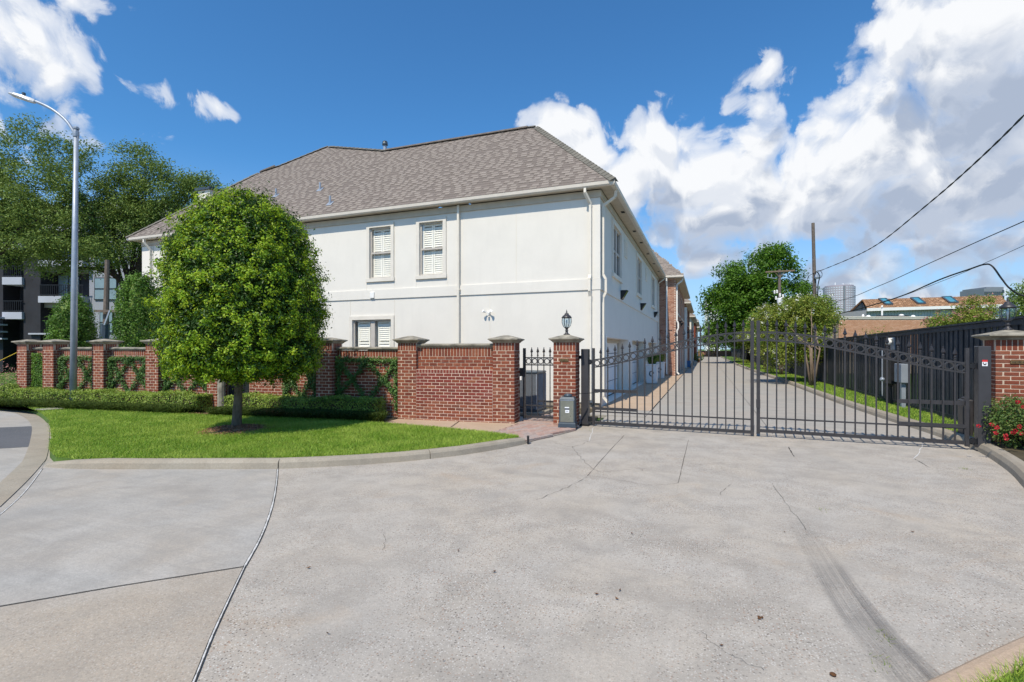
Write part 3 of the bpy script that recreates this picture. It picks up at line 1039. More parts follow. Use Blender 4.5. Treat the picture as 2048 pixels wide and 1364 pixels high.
def pillar(label, loc, rz, w=.51, zc=1.905, nc=22, sold=.2, single=True, m='brick', big=1.0):
    t = thing('brick_pillar', label, 'pillar', loc, rz, 'brick pillars with stone caps')
    rec = .005
    MB().box(rec, rec, -.1, w - rec, w - .012, zc - .003).build('mortar_core', M['mortar'], t, True)
    ch_ = (zc - sold) / nc
    acc = MB()
    for q in pillar_rows(w, nc, ch_):
        cx, cy, cz, lx, ly, lz = q
        if single:
            o = link('brick', chmesh('brick', (lx, ly, lz), M[m]), t, (cx + random.uniform(-.0015, .0015), cy + random.uniform(-.0015, .0015), cz))
        else:
            acc.bbox(cx - lx / 2, cy - ly / 2, cz - lz / 2, cx + lx / 2, cy + ly / 2, cz + lz / 2)
    k = 7
    bw = w / k
    for i in range(k):
        dims = (bw - MRT, .085, sold - MRT)
        spots = [((i + .5) * bw, .0425, 0)]
        if 0 < i:
            spots += [(w - .0425, (i + .5) * bw, 1), (.0425, (i + .5) * bw, 1)]
        for (x, y, s_) in spots:
            dd = dims if not s_ else (.085, bw - MRT, sold - MRT)
            if s_ and i == k - 1:
                continue
            z = zc - sold / 2
            if single:
                link('brick', chmesh('brick', dd, M[m]), t, (x, y, z))
            else:
                acc.bbox(x - dd[0] / 2, y - dd[1] / 2, z - dd[2] / 2, x + dd[0] / 2, y + dd[1] / 2, z + dd[2] / 2)
    if not single:
        stuff(acc.build('brick', M[m], t, True))
    cap_mb(w, zc, big).build('cap', M['cap'], t, True)
    return t


def wl(s_, n_=0.0, z=0.0):
    return WP(s_, n_, z)


PIL = [(-.24, .42, 'brick pillar at the street end of the garden wall, leftmost of all', False),
       (.86, .45, 'brick pillar beside the dense green vine panel, second from the street', False),
       (2.86, .45, 'brick pillar just right of the street lamp pole, ivy panels on both sides', False),
       (4.89, .46, 'brick pillar at the left edge of the round tree crown', False),
       (7.04, .46, 'brick pillar in shade behind the round tree, left of its trunk', False),
       (10.48, .47, 'brick pillar between two ivy panels, right of the round tree crown', True),
       (12.78, .49, 'brick pillar joined to the low front wall at its left end', True),
       (15.20, .52, 'brick pillar holding the hinges of the small iron gate', True)]
for s_, w_, lab, sg in PIL:
    pillar(lab, wl(s_, 0, 0), WT, w_, 1.90, 22, .19, sg)
LP = pillar('brick pillar with black lantern beside the grey gate motor', (-3.20, 10.93, 0), R(3), .51, 1.905, 22, .2, True)
RP = pillar('brick pillar with black lantern behind the red rose bush', (4.815, 11.43, 0), R(-3), .53, 1.92, 23, .2, True, 'brick', 1.35)


def wall_bricks(acc, t, x0, x1, y0, z0, nc, ch_, m, single, dep=.1, off=0):
    """running bond, front face at local y0"""
    for k in range(nc):
        z = z0 + (k + .5) * ch_
        x = x0 - (PITCH / 2 if (k + off) % 2 else 0)
        while x < x1 - .02:
            a, b = max(x, x0), min(x + PITCH, x1)
            if b - a > .03:
                dims = (b - a - MRT, dep, ch_ - MRT)
                mm = m(k, (a + b) / 2) if callable(m) else m
                if single:
                    link('brick', chmesh('brick', dims, M[mm]), t, ((a + b) / 2, y0 + dep / 2 + random.uniform(-.002, .002), z))
                else:
                    acc.bbox(a + MRT / 2, y0 + random.uniform(-.002, .002), z - dims[2] / 2, b - MRT / 2, y0 + dep, z + dims[2] / 2)
            x += PITCH


def soldier(acc, t, x0, x1, y0, z0, h, m, single, bw=.0776, dep=.1):
    n = max(1, round((x1 - x0) / bw))
    bw = (x1 - x0) / n
    for i in range(n):
        x = x0 + (i + .5) * bw
        if single:
            link('brick', chmesh('brick', (bw - MRT, dep, h - MRT), M[m]), t, (x, y0 + dep / 2 + random.uniform(-.002, .002), z0 + h / 2))
        else:
            acc.bbox(x - bw / 2 + MRT / 2, y0, z0 + MRT / 2, x + bw / 2 - MRT / 2, y0 + dep, z0 + h - MRT / 2)


def coping(t, x0, x1, y0, y1, z):
    mb = MB()
    pr = [(y0 - .03, z), (y0 - .055, z + .035), (y0 - .055, z + .06), (y0 + .05, z + .082), (y1 - .05, z + .082), (y1 + .055, z + .06), (y1 + .055, z)]
    n = len(pr)
    segs = max(1, round((x1 - x0) / .9))
    for i in range(segs):
        a, b = x0 + (x1 - x0) * i / segs + .002, x0 + (x1 - x0) * (i + 1) / segs - .002
        dz = random.uniform(-.006, .006)
        v = [(a, y, zz + dz) for y, zz in pr] + [(b, y, zz + dz) for y, zz in pr]
        mb.add(v, [tuple(range(n)), tuple(range(n, 2 * n))[::-1]] + [(j, j + n, (j + 1) % n + n, (j + 1) % n) for j in range(n)])
    mb.build('coping', M['cap'], t, True)


def panel(label, s0, s1, single=False, rec=.2, ztop=1.72):
    t = thing('garden_wall', label, 'brick wall', wl(s0, rec), WT, 'recessed panels of the garden wall')
    L = s1 - s0
    MB().box(0, .005, -.1, L, .22, ztop - .002).build('mortar_core', M['mortar'], t, True)
    acc = MB()
    nc = 20
    ch_ = (ztop - .17) / nc
    wall_bricks(acc, t, 0, L, 0, 0, nc, ch_, 'brick', single)
    soldier(acc, t, 0, L, 0, ztop - .17, .17, 'brick', single)
    if not single:
        stuff(acc.build('brick', M['brick'], t, True))
    coping(t, .003, L - .003, -.0, .22, ztop)
    return t


panel('narrow wall panel covered by a dense curtain of green vine', .19, .85)
panel('wall panel behind the street lamp pole with trellised vine', 1.32, 2.85)
panel('wall panel right of the street lamp pole with diamond trellised vine', 3.32, 4.88)
panel('wall panel partly hidden by the left side of the round tree crown', 5.36, 7.03)
panel('shaded wall panel behind the round tree trunk', 8.25, 9.35)
panel('wall panel under the right side of the round tree crown', 9.36, 10.47)
panel('wall panel with lattice vine below the ground floor window', 10.96, 12.77, True)
# garden door in the shade behind the tree
t = thing('garden_door', 'dark garden door in the wall behind the round tree trunk', 'door', wl(7.52, .16), WT)
for i in range(5):
    link('plank', chmesh('plank', (.138, .04, 1.6), M['black']), t, (.07 + i * .146, .05, .86))
MB().box(0, .075, 1.2, .73, .10, 1.3).box(0, .075, .3, .73, .10, .4).build('ledge', M['black'], t, True)
t2 = MB().lathe([(.10, 0), (.10, 1.0), (.07, 1.06)], wl(7.63, -.1, .05), 10).build('stone_post', M['cap'])
tag(t2, 'plain grey post standing in shade left of the tree trunk', 'post')

# low front wall between the two right hand pillars
t = thing('garden_wall', 'plain red brick wall with pinkish repair, no vine, beside the small gate', 'brick wall', wl(13.27, 0), WT, None)
L = 15.2 - 13.27
MB().box(.002, .005, -.1, L - .002, .2, 1.262).build('mortar_core', M['mortar_pale'], t, True)
MB().box(.002, .098, 1.262, L - .002, .34, 1.80).build('mortar_core', M['mortar'], t, True)


def mchoice(k, x):
    c_ = math.sin(x * 3.1 + 1) * .5 + k * .32 - 1.2
    if 16 > k > 6 + x * .6 and random.random() < .85:
        return 'brick_new'
    return 'brick'


cnt = 0
wall_bricks(None, t, 0, L, 0, 0, 16, 1.262 / 17.2, mchoice, True)
soldier(None, t, 0, L, 0, 1.262 - 1.262 / 17.2 * 1.2, 1.262 / 17.2 * 1.2, 'brick_new', True)
acc = MB()
wall_bricks(acc, t, .0, L, .09, 1.265, 4, .0776, 'brick', False)
soldier(acc, t, .0, L, .09, 1.265 + 4 * .0776, .215, 'brick', False)
stuff(acc.build('brick', M['brick'], t, True))
coping(t, .003, L - .003, .09, .34, 1.80)

# plaques
for tt, x, z, w_, lab in ((LP, .25, 1.50, .20, 'small bronze plaque on the pillar beside the gate motor'), (RP, .30, 1.52, .21, 'small bronze plaque on the pillar behind the rose bush')):
    wm = wmat(tt)
    q = wm @ Vector((x, -.008, z))
    k = thing('plaque', lab, 'plaque', q, tt.rotation_euler.z)
    MB().bbox(-w_ / 2, -.008, -.032, w_ / 2, .006, .032).build('plate', M['brass'], k, True)
    for i in range(9):
        if i % 4 != 3:
            MB().box(-w_ * .38 + i * w_ * .085, -.0105, -.010, -w_ * .38 + i * w_ * .085 + .008, -.0085, .010).build('letter', M['black'], k, True)


# ================================================================== LANTERNS
def lantern(loc, label, s=1.0):
    t = thing('lantern', label, 'lantern', loc, 0, 'lanterns on the gate pillars')
    sc_ = lambda pr: [(r_ * s, z * s) for r_, z in pr]
    MB().lathe(sc_([(.075, 0), (.078, .012), (.05, .03), (.028, .06), (.03, .085), (.045, .095), (.026, .11), (.035, .15), (.06, .165), (.062, .175)]), n=14).build('base', M['iron'], t, True, True)
    MB().lathe(sc_([(.058, .176), (.085, .22), (.102, .275), (.104, .33), (.098, .385)]), n=18).build('glass', M['lens'], t, True, True)
    MB().lathe(sc_([(.012, .18), (.012, .27), (.016, .275), (.02, .31), (.012, .34), (.002, .35)]), n=8).build('bulb', M['white'], t, True, True)
    for k in range(6):
        a = k * math.pi / 3 + .3
        pr = [(.060, .176), (.089, .22), (.106, .275), (.108, .33), (.102, .385)]
        MB().tube([(r_ * s * math.cos(a), r_ * s * math.sin(a), z * s) for r_, z in pr], .006 * s, 5).build('rib', M['iron'], t, True)
    MB().lathe(sc_([(.108, .384), (.118, .39), (.118, .402), (.085, .44), (.055, .462), (.046, .49), (.03, .498), (.012, .505), (.020, .522), (.012, .54), (.004, .575), (.001, .59)]), n=16).build('roof', M['iron'], t, True, True)
    return t


def topof(t, w, z):
    return wmat(t) @ Vector((w / 2, w / 2, z))


lantern(topof(LP, .51, 2.072), 'black lantern with clear glass on the pillar beside the gate motor')
lantern(topof(RP, .53, 2.09), 'black lantern with clear glass on the pillar behind the rose bush', 1.03)

# ================================================================== DRIVEWAY GATE
PL_, PR_ = Vector((-2.56, 11.36, 0)), Vector((4.45, 10.98, 0))
GD = (PR_ - PL_).normalized()
GA = math.atan2(GD.y, GD.x)


def fin_mesh():
    mb = MB().lathe([(.012, 0), (.022, .006), (.022, .02), (.012, .026), (.012, .034), (.020, .040), (.020, .052), (.011, .060), (.011, .070)], n=8)
    mb.lathe([(.010, .070), (.034, .092), (.030, .108), (.014, .155), (.008, .165), (.012, .175), (.006, .188), (.001, .19)], n=4)
    mb.v = [(x * 1.02, y * 1.02, z * 1.12) for x, y, z in mb.v]
    me = bpy.data.meshes.new('finial')
    me.from_pydata(mb.v, [], mb.f)
    me.materials.append(M['iron'])
    return me


FIN = fin_mesh()


def ring_mesh(r_=.060, th=.017):
    mb = MB()
    n = 20
    pr = [(-th / 2, -th), (th / 2, -th), (th / 2, th), (-th / 2, th)]
    for i in range(n):
        a = 2 * math.pi * i / n
        for dr, dy in pr:
            mb.v.append(((r_ + dr) * math.cos(a), dy, (r_ + dr) * math.sin(a)))
    for i in range(n):
        for j in range(4):
            mb.f.append((i * 4 + j, ((i + 1) % n) * 4 + j, ((i + 1) % n) * 4 + (j + 1) % 4, i * 4 + (j + 1) % 4))
    me = bpy.data.meshes.new('ring')
    me.from_pydata(mb.v, [], mb.f)
    me.materials.append(M['iron'])
    return me


RING = ring_mesh()


def arch(s_):
    s_ = min(max(s_, 0), 1)
    return 1.50 + .59 * (.5 * (s_ * s_ * (3 - 2 * s_)) + .5 * math.sin(math.pi * s_ / 2))


def leaf_gate(label, loc, rz, L, flip, zb):
    """local x runs from the hinge side to the middle when flip = 1, mirrored otherwise"""
    t = thing('gate_leaf', label, 'gate', loc, rz, 'two leaves of the driveway gate')
    X = (lambda s_: s_ * L) if flip > 0 else (lambda s_: (1 - s_) * L)
    xs = lambda s_: X(s_)
    MB().box(xs(0) - .026, -.026, zb - .03, xs(0) + .026, .026, 1.77).build('stile', M['iron'], t, True)
    MB().box(xs(1) - .032, -.032, zb - .03, xs(1) + .032, .032, 2.32).build('stile', M['iron'], t, True)
    a, b = sorted((xs(0), xs(1)))
    MB().box(a + .03, -.024, zb, b - .03, .024, zb + .062).build('bottom_rail', M['iron'], t, True)
    MB().box(a + .03, -.014, zb + .27, b - .03, .014, zb + .298).build('rail', M['iron'], t, True)
    for dz, nm in ((0, 'top_rail'), (-.165, 'ring_rail')):
        pts = [(xs(i / 40), 0, arch(i / 40) + dz) for i in range(41)]
        mb = MB()
        for i in range(40):
            p, q = pts[i], pts[i + 1]
            mb.bar(p, q, .03, .03)
        mb.build(nm, M['iron'], t, True)
    n = 20
    pk = {}
    for i in range(1, n):
        s_ = i / n
        z1 = arch(s_) + .035
        me = bpy.data.meshes.new('picket')
        k = MB().box(-.012, -.012, zb + .05, .012, .012, z1)
        me.from_pydata(k.v, [], k.f)
        me.materials.append(M['iron'])
        o = link('picket', me, t, (xs(s_), 0, 0))
        link('finial', FIN, o, (0, 0, z1))
    for i in range(n):
        s_ = (i + .5) / n
        o = link('ring', RING, t, (xs(s_), 0, arch(s_) - .0825))
    # operator bars on the hinge side
    x6 = xs(6 / 20)
    a, b = sorted((xs(.008), x6))
    MB().box(a, .012, .77, b, .045, .84).build('brace_bar', M['iron'], t, True)
    MB().box(a, -.03, .375, b, .03, .435).build('brace_bar', M['iron'], t, True)
    # hinges
    for z in (1.42, .12):
        MB().box(xs(0) - .13 if flip > 0 else xs(0) + .03, -.03, z, xs(0) - .03 if flip > 0 else xs(0) + .13, .03, z + .075).lathe([(.032, 0), (.032, .11)], (xs(0) - .08 * flip, 0, z - .02), 8).build('hinge', M['black'], t, True)
    return t


Lg = (PR_ - PL_).length
h0 = PL_ + GD * .19
h1 = PR_ - GD * .21
midp = h0.lerp(h1, .5)
half = (h1 - h0).length / 2 - .035
gl_ = leaf_gate('left leaf of the arched charcoal iron driveway gate', h0, GA, half - .02, 1, .05)
gr_ = leaf_gate('right leaf of the arched charcoal iron driveway gate', midp + GD * .055, GA, half - .02, -1, .09)
MB().box(-.04, -.05, .58, .035, -.035, .75).build('latch_box', M['iron'], gr_, True)
for lab, P0, w_, zt, nm in (('charcoal steel gate post beside the left brick pillar', PL_, .165, 1.75, 0), ('charcoal steel gate post with red and white warning label', PR_, .175, 1.80, 1)):
    t = thing('gate_post', lab, 'gate post', P0, GA, 'steel posts of the driveway gate')
    MB().bbox(-w_ / 2, -w_ / 2, -.02, w_ / 2, w_ / 2, zt, .008).build('post', M['iron_post'], t, True)
    MB().bbox(-w_ / 2 - .02, -w_ / 2 - .02, -.02, w_ / 2 + .02, w_ / 2 + .02, .02 if nm else .05, .006).build('base_plate', M['black'], t, True)
    if nm:
        MB().box(-.036, -w_ / 2 - .004, 1.53, .036, -w_ / 2 - .0015, 1.565).build('red_label', M['red'], t, True)
        MB().box(-.036, -w_ / 2 - .004, 1.46, .036, -w_ / 2 - .0015, 1.529).build('white_label', M['paper'], t, True)
        MB().box(-.020, -w_ / 2 - .0055, 1.475, .020, -w_ / 2 - .0042, 1.495).box(-.028, -w_ / 2 - .0055, 1.50, -.012, -w_ / 2 - .0042, 1.52).box(.002, -w_ / 2 - .0055, 1.505, .026, -w_ / 2 - .0042, 1.515).build('print', M['black'], t, True)
    else:
        MB().box(-.2, .0, 1.52, -w_ / 2, .05, 1.60).build('bracket', M['black'], t, True)

# gate motors
t = thing('gate_motor', 'blue grey gate motor box with steel front and white sticker', 'gate motor', (-2.80, 10.68, 0), R(7))
bx = MB()
n4 = lambda x0, y0, x1, y1, z: [(x0, y0, z), (x1, y0, z), (x1, y1, z), (x0, y1, z)]
for lo, hi in (((-.19, -.15, .19, .22, .06), (-.185, -.145, .185, .215, .14)), ((-.185, -.145, .185, .215, .14), (-.17, -.125, .17, .20, .16)),
               ((-.17, -.125, .17, .20, .16), (-.165, -.12, .165, .20, .66)), ((-.165, -.12, .165, .20, .66), (-.135, -.08, .135, .18, .71))):
    v = n4(*lo) + n4(*hi)
    bx.add(v, [(0, 1, 5, 4), (1, 2, 6, 5), (2, 3, 7, 6), (3, 0, 4, 7)])
bx.add(n4(-.135, -.08, .135, .18, .71), [(0, 1, 2, 3)])
bx.build('housing', M['operator'], t, True)
MB().box(-.18, -.13, 0, .18, .2, .059).build('plinth', M['black'], t, True)
MB().add([(-.142, -.1292, .175), (.142, -.1292, .175), (.142, -.1232, .635), (-.142, -.1232, .635)], [(0, 1, 2, 3)]).build('front_panel', M['steel'], t, True)
MB().box(-.15, -.129, .638, .15, -.122, .648).build('trim_strip', M['galv'], t, True)
MB().box(-.045, -.1325, .44, .05, -.1288, .475).build('sticker', M['operator'], t, True)
MB().box(-.035, -.1325, .375, .05, -.1288, .439).box(-.045, -.1325, .476, .05, -.1288, .50).build('sticker', M['paper'], t, True)
MB().box(-.02, -.1345, .40, .03, -.1327, .404).box(-.02, -.1345, .412, .035, -.1327, .416).build('print', M['operator'], t, True)
MB().lathe([(.007, 0), (.007, .004)], (0, -.126, .60), 8).build('keyhole', M['galv'], t, True)
MB().lathe([(.085, .712), (.09, .72), (.09, .745), (.06, .772), (.03, .778)], (.0, .05, 0), 16).build('motor_cap', M['operator'], t, True, True)
MB().bar((.03, .05, .752), (.62, .52, .775), .03, .012).build('arm', M['black'], t, True)
t = thing('gate_motor', 'dark gate motor box behind the right gate post', 'gate motor', (4.60, 11.95, .0), R(-3))
MB().bbox(-.08, -.11, .10, .08, .16, .80, .02).build('housing', M['iron'], t, True)
MB().lathe([(.06, .802), (.065, .81), (.065, .83), (.02, .85)], (.0, .03, 0), 14).build('motor_cap', M['iron_post'], t, True, True)

# ================================================================== SMALL GATE
y0 = 11.30
t = thing('small_gate', 'narrow charcoal iron pedestrian gate between two brick pillars', 'gate', (-4.02, y0, 0), R(1.5))
Lp = .80
MB().box(-.03, -.03, .10, .03, .03, 1.77).build('stile', M['iron'], t, True)
MB().box(Lp - .02, -.02, .10, Lp + .02, .02, 1.77).build('stile', M['iron'], t, True)
for z, h in ((.12, .055), (.40, .03), (1.36, .028), (1.53, .028)):
    MB().box(.032, -.016, z, Lp - .022, .016, z + h).build('rail', M['iron'], t, True)
MB().box(.32, .02, .50, Lp - .022, .045, .54).build('rail', M['iron'], t, True)
for i in range(1, 5):
    x = .03 + (Lp - .05) * i / 5
    o = MB().box(x - .0095, -.0095, .17, x + .0095, .0095, 1.58).build('picket', M['iron'], t, True)
    link('finial', FIN, o, (x, 0, 1.58))
for i in range(5):
    link('ring', RING, t, (.03 + (Lp - .05) * (i + .5) / 5, 0, 1.461))
MB().box(-.12, -.012, 1.10, -.03, .03, 1.30).box(-.12, -.012, .35, -.03, .02, .38).build('hinge', M['iron'], t, True)
MB().bbox(Lp - .075, -.045, .93, Lp + .012, -.018, 1.13, .008).lathe([(.02, 0), (.024, .012), (.012, .03)], (Lp - .03, -.06, 1.0), 8).build('lock', M['black'], t, True)
# air conditioner
t = thing('air_conditioner', 'grey louvred air conditioner behind the small iron gate', 'air conditioner', (-4.47, 12.75, .12), 0)
MB().bbox(-.42, -.42, 0, .42, .42, .07, .01).build('base', M['operator'], t, True)
MB().box(-.38, -.38, .07, .38, .38, .97).build('core', M['dark'], t, True)
mb = MB()
for s_ in range(30):
    a = -.39 + s_ * .0268
    mb.box(a, -.405, .075, a + .012, -.385, .98).box(.385, a, .075, .405, a + .012, .98)
mb.build('louvre', M['siding'], t, True)['kind'] = 'stuff'
MB().bbox(-.42, -.42, .98, .42, .42, 1.05, .02).build('top', M['operator'], t, True)
for a in ((-.41, -.41), (.39, -.41), (.39, .39)):
    MB().box(a[0], a[1], .07, a[0] + .025, a[1] + .025, .98).build('corner_post', M['galv'], t, True)
MB().box(-.05, -.409, .82, .0, -.406, .95).build('sticker', M['paper'], t, True)
o = MB().bbox(-5.05, 12.2, .03, -3.9, 13.25, .118, .01).build('equipment_pad', M['kerb'])
tag(o, 'pale concrete pad under the grey air conditioner', 'concrete pad')
# ================================================================== WHITE HOUSE
HX0, HX1, HY0, HY1, HZ = -22.95, -2.9, 14.75, 34.3, 6.42
house = thing('stucco_house', 'large cream stucco house with a grey brown hipped shingle roof', 'house', ((HX0 + HX1) / 2, HY0, 0))


def wall_mb(a0, a1, z0, z1, holes, mapf, depth):
    """a rectangular wall with recessed openings; mapf(a, z, d) gives the world point d inside the face"""
    mb = MB()
    A = sorted({a0, a1, *[h[0] for h in holes], *[h[1] for h in holes]})
    Z = sorted({z0, z1, *[h[2] for h in holes], *[h[3] for h in holes]})
    for i in range(len(A) - 1):
        for j in range(len(Z) - 1):
            ca, cz = (A[i] + A[i + 1]) / 2, (Z[j] + Z[j + 1]) / 2
            if any(h[0] < ca < h[1] and h[2] < cz < h[3] for h in holes):
                continue
            mb.poly([mapf(A[i], Z[j], 0), mapf(A[i + 1], Z[j], 0), mapf(A[i + 1], Z[j + 1], 0), mapf(A[i], Z[j + 1], 0)])
    for (b0, b1, y0, y1) in holes:
        for p, q in (((b0, y0), (b1, y0)), ((b1, y0), (b1, y1)), ((b1, y1), (b0, y1)), ((b0, y1), (b0, y0))):
            mb.poly([mapf(*p, 0), mapf(*p, depth), mapf(*q, depth), mapf(*q, 0)])
    return mb


fm = lambda a, z, d: (a, HY0 + d, z)
sm = lambda a, z, d: (HX1 - d, a, z)
fholes = [(-9.0, -8.1, 4.22, 6.0), (-11.02, -10.13, 4.22, 6.0), (-11.75, -10.12, 1.15, 2.78)]
sholes = [(16.95, 18.65, 4.3, 5.95), (23.25, 24.95, 4.3, 5.95), (29.95, 31.6, 4.3, 5.95),
          (15.75, 20.7, .0, 2.12), (21.85, 27.2, .0, 2.12), (28.3, 33.3, .0, 2.12)]
wall_mb(HX0, HX1, .16, HZ, fholes, fm, .14).build('wall', M['stucco'], house)
wall_mb(HY0, HY1, .05, HZ, sholes, sm, .46).build('wall', M['stucco'], house)
MB().box(HX0, HY0 + .4, .0, HX0 + .2, HY1, HZ).box(HX0, HY1 - .2, 0, HX1 - .2, HY1, HZ).build('wall', M['stucco'], house)
MB().box(HX0 + .02, HY0 + .03, -.1, HX1 - .03, HY0 + .4, .17).build('foundation', M['kerb'], house)
# storey band, corner board, frieze
MB().box(HX0, HY0 - .035, 3.50, HX1 + .035, HY0 - .001, 3.82).build('storey_band', M['stucco'], house)
MB().box(HX1 + .001, HY0 - .001, 3.50, HX1 + .035, HY1, 3.82).build('storey_band', M['stucco'], house)
MB().box(HX1 - .30, HY0 - .02, .16, HX1 + .02, HY0 - .0015, 3.495).box(HX1 - .30, HY0 - .02, 3.825, HX1 + .02, HY0 - .0015, 6.2).build('corner_board', M['stucco'], house)
MB().box(HX0 + .001, HY0 - .022, .16, HX0 + .7, HY0 - .0015, 3.495).box(HX0, HY0 - .022, 3.825, HX0 + .7, HY0 - .0015, 6.2).build('corner_board', M['stucco'], house)
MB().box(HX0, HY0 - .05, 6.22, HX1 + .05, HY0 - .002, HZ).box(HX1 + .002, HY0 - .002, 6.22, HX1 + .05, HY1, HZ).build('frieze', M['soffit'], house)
# stucco control joints (raised beads)
jb = MB()
for x, z0, z1 in ((-5.52, 3.83, 6.2), (-6.42, .2, 3.49), (-10.0, .2, 3.49), (-9.14, 6.06, 6.2), (-7.96, 6.06, 6.2), (-9.14, 3.83, 4.1), (-7.96, 3.83, 4.1), (-11.16, 6.06, 6.2), (-10.0, 3.83, 6.2), (-11.16, 3.83, 4.1), (-11.86, 2.95, 3.49), (-14.5, .2, 6.2)):
    jb.box(x - .008, HY0 - .006, z0, x + .008, HY0 - .001, z1)
for y, z0, z1 in ((16.75, 3.83, 6.2), (18.85, 3.83, 4.1), (23.05, 3.83, 6.2), (25.15, 3.83, 4.1), (29.75, 3.83, 6.2), (31.8, 3.83, 4.1)):
    jb.box(HX1 + .001, y - .008, z0, HX1 + .006, y + .008, z1)
jb.build('control_joint', M['trim'], house)['kind'] = 'stuff'


def window(o_, a0, a1, z0, z1, mp, depth=.13, wing=1, sash=True, flip=1):
    """frame, sashes, glass and plantation shutters as parts; mp maps (a, z, d) into the world"""
    def bb(p, q, nm, m, par):
        mb = MB()
        A, B = mp(*p), mp(*q)
        mb.box(min(A[0], B[0]), min(A[1], B[1]), min(A[2], B[2]), max(A[0], B[0]), max(A[1], B[1]), max(A[2], B[2]))
        return mb

    fr = MB()
    for p, q in (((a0 - .12, z1, -.045), (a1 + .12, z1 + .13, .0)), ((a0 - .12, z0, -.045), (a0, z1, .0)), ((a1, z0, -.045), (a1 + .12, z1, .0)), ((a0 - .14, z0 - .12, -.06), (a1 + .14, z0, .0))):
        k = bb(p, q, '', None, None)
        fr.add(k.v, k.f)
    win = fr.build('window', M['surround'], o_)
    fw = .05
    sb = MB()
    for p, q in (((a0, z0, depth - .09), (a0 + fw, z1, depth)), ((a1 - fw, z0, depth - .09), (a1, z1, depth)), ((a0 + fw, z1 - fw, depth - .09), (a1 - fw, z1, depth)), ((a0 + fw, z0, depth - .09), (a1 - fw, z0 + fw, depth))):
        k = bb(p, q, '', None, None)
        sb.add(k.v, k.f)
    zm = (z0 + z1) / 2
    if sash:
        for p, q in (((a0 + fw, zm - .03, depth - .10), (a1 - fw, zm + .03, depth - .02)),):
            k = bb(p, q, '', None, None)
            sb.add(k.v, k.f)
    if wing == 2:
        am = (a0 + a1) / 2
        k = bb((am - .09, z0 + fw, depth - .085), (am + .09, z1 - fw, depth), '', None, None)
        sb.add(k.v, k.f)
    sb.build('sash', M['wframe'], win)
    k = bb((a0 + fw, z0 + fw, depth - .035), (a1 - fw, z1 - fw, depth - .03), '', None, None)
    k.build('pane', M['glass'], win)
    k = bb((a0, z0, depth + .12), (a1, z1, depth + .14), '', None, None)
    k.build('backing', M['shutter'], win)
    # louvred shutters: posts and slats
    sl_ = MB()
    spans = [(a0 + fw + .01, (a0 + a1) / 2 - .006), ((a0 + a1) / 2 + .006, a1 - fw - .01)] if wing == 1 else [(a0 + fw + .08, (a0 + a1) / 2 - .17), ((a0 + a1) / 2 + .17, a1 - fw - .08)]
    for s0, s1 in spans:
        for p, q in (((s0, z0 + fw, depth + .0), (s0 + .05, z1 - fw, depth + .035)), ((s1 - .05, z0 + fw, depth), (s1, z1 - fw, depth + .035)),
                     ((s0 + .05, zm - .04, depth), (s1 - .05, zm + .04, depth + .035)), ((s0 + .05, z0 + fw, depth), (s1 - .05, z0 + fw + .06, depth + .035)), ((s0 + .05, z1 - fw - .06, depth), (s1 - .05, z1 - fw, depth + .035))):
            k = bb(p, q, '', None, None)
            sl_.add(k.v, k.f)
    sl_.build('shutter_frame', M['shutter'], win)
    for s0, s1 in spans:
        z = z0 + fw + .09
        while z < z1 - fw - .07:
            if abs(z - zm) > .07:
                A, B, C_, D_ = mp(s0 + .05, z - .038, depth + .0), mp(s1 - .05, z - .038, depth + .0), mp(s1 - .05, z + .036, depth + .032), mp(s0 + .05, z + .030, depth + .032)
                q = MB().poly([A, B, C_, D_])
                q.v += [(p[0], p[1], p[2] - .008) for p in (A, B, C_, D_)]
                q.f += [(7, 6, 5, 4), (0, 4, 5, 1), (2, 6, 7, 3)]
                q.build('slat', M['shutter'], win)
            z += .073
    return win


for (a0, a1, z0, z1) in fholes[:2]:
    window(house, a0, a1, z0, z1, fm)
window(house, *fholes[2], fm, .13, 2, False)
for (a0, a1, z0, z1) in sholes[:3]:
    mp = sm
    fr = MB()
    for p, q in (((a0 - .12, z1, -.045), (a1 + .12, z1 + .13, 0)), ((a0 - .12, z0, -.045), (a0, z1, 0)), ((a1, z0, -.045), (a1 + .12, z1, 0)), ((a0 - .16, z0 - .14, -.07), (a1 + .16, z0, 0))):
        A, B = sm(*p), sm(*q)
        fr.box(min(A[0], B[0]), min(A[1], B[1]), A[2], max(A[0], B[0]), max(A[1], B[1]), B[2])
    win = fr.build('window', M['trim'], house)
    am, zm = (a0 + a1) / 2, (z0 + z1) / 2
    sb = MB()
    for p, q in (((a0, z0, .02), (a0 + .07, z1, .1)), ((a1 - .07, z0, .02), (a1, z1, .1)), ((am - .10, z0, .01), (am + .10, z1, .1)), ((a0, z1 - .07, .021), (a1, z1, .1)), ((a0, z0, .021), (a1, z0 + .07, .1)), ((a0, zm - .04, .03), (a1, zm + .04, .1))):
        A, B = sm(*p), sm(*q)
        sb.box(min(A[0], B[0]), min(A[1], B[1]), A[2], max(A[0], B[0]), max(A[1], B[1]), B[2])
    sb.build('sash', M['wframe'], win)
    A, B = sm(a0, z0, .085), sm(a1, z1, .09)
    MB().box(min(A[0], B[0]), A[1], A[2], max(A[0], B[0]), B[1], B[2]).build('pane', M['glass_dark'], win)
# gable vents on the side wall
for y in (19.9, 27.2):
    v = MB().box(HX1 + .001, y - .35, 5.3, HX1 + .03, y + .35, 5.95).build('wall_vent', M['trim'], house)
    for i in range(6):
        MB().box(HX1 + .031, y - .3, 5.36 + i * .095, HX1 + .045, y + .3, 5.40 + i * .095).build('vent_slat', M['stucco'], v)
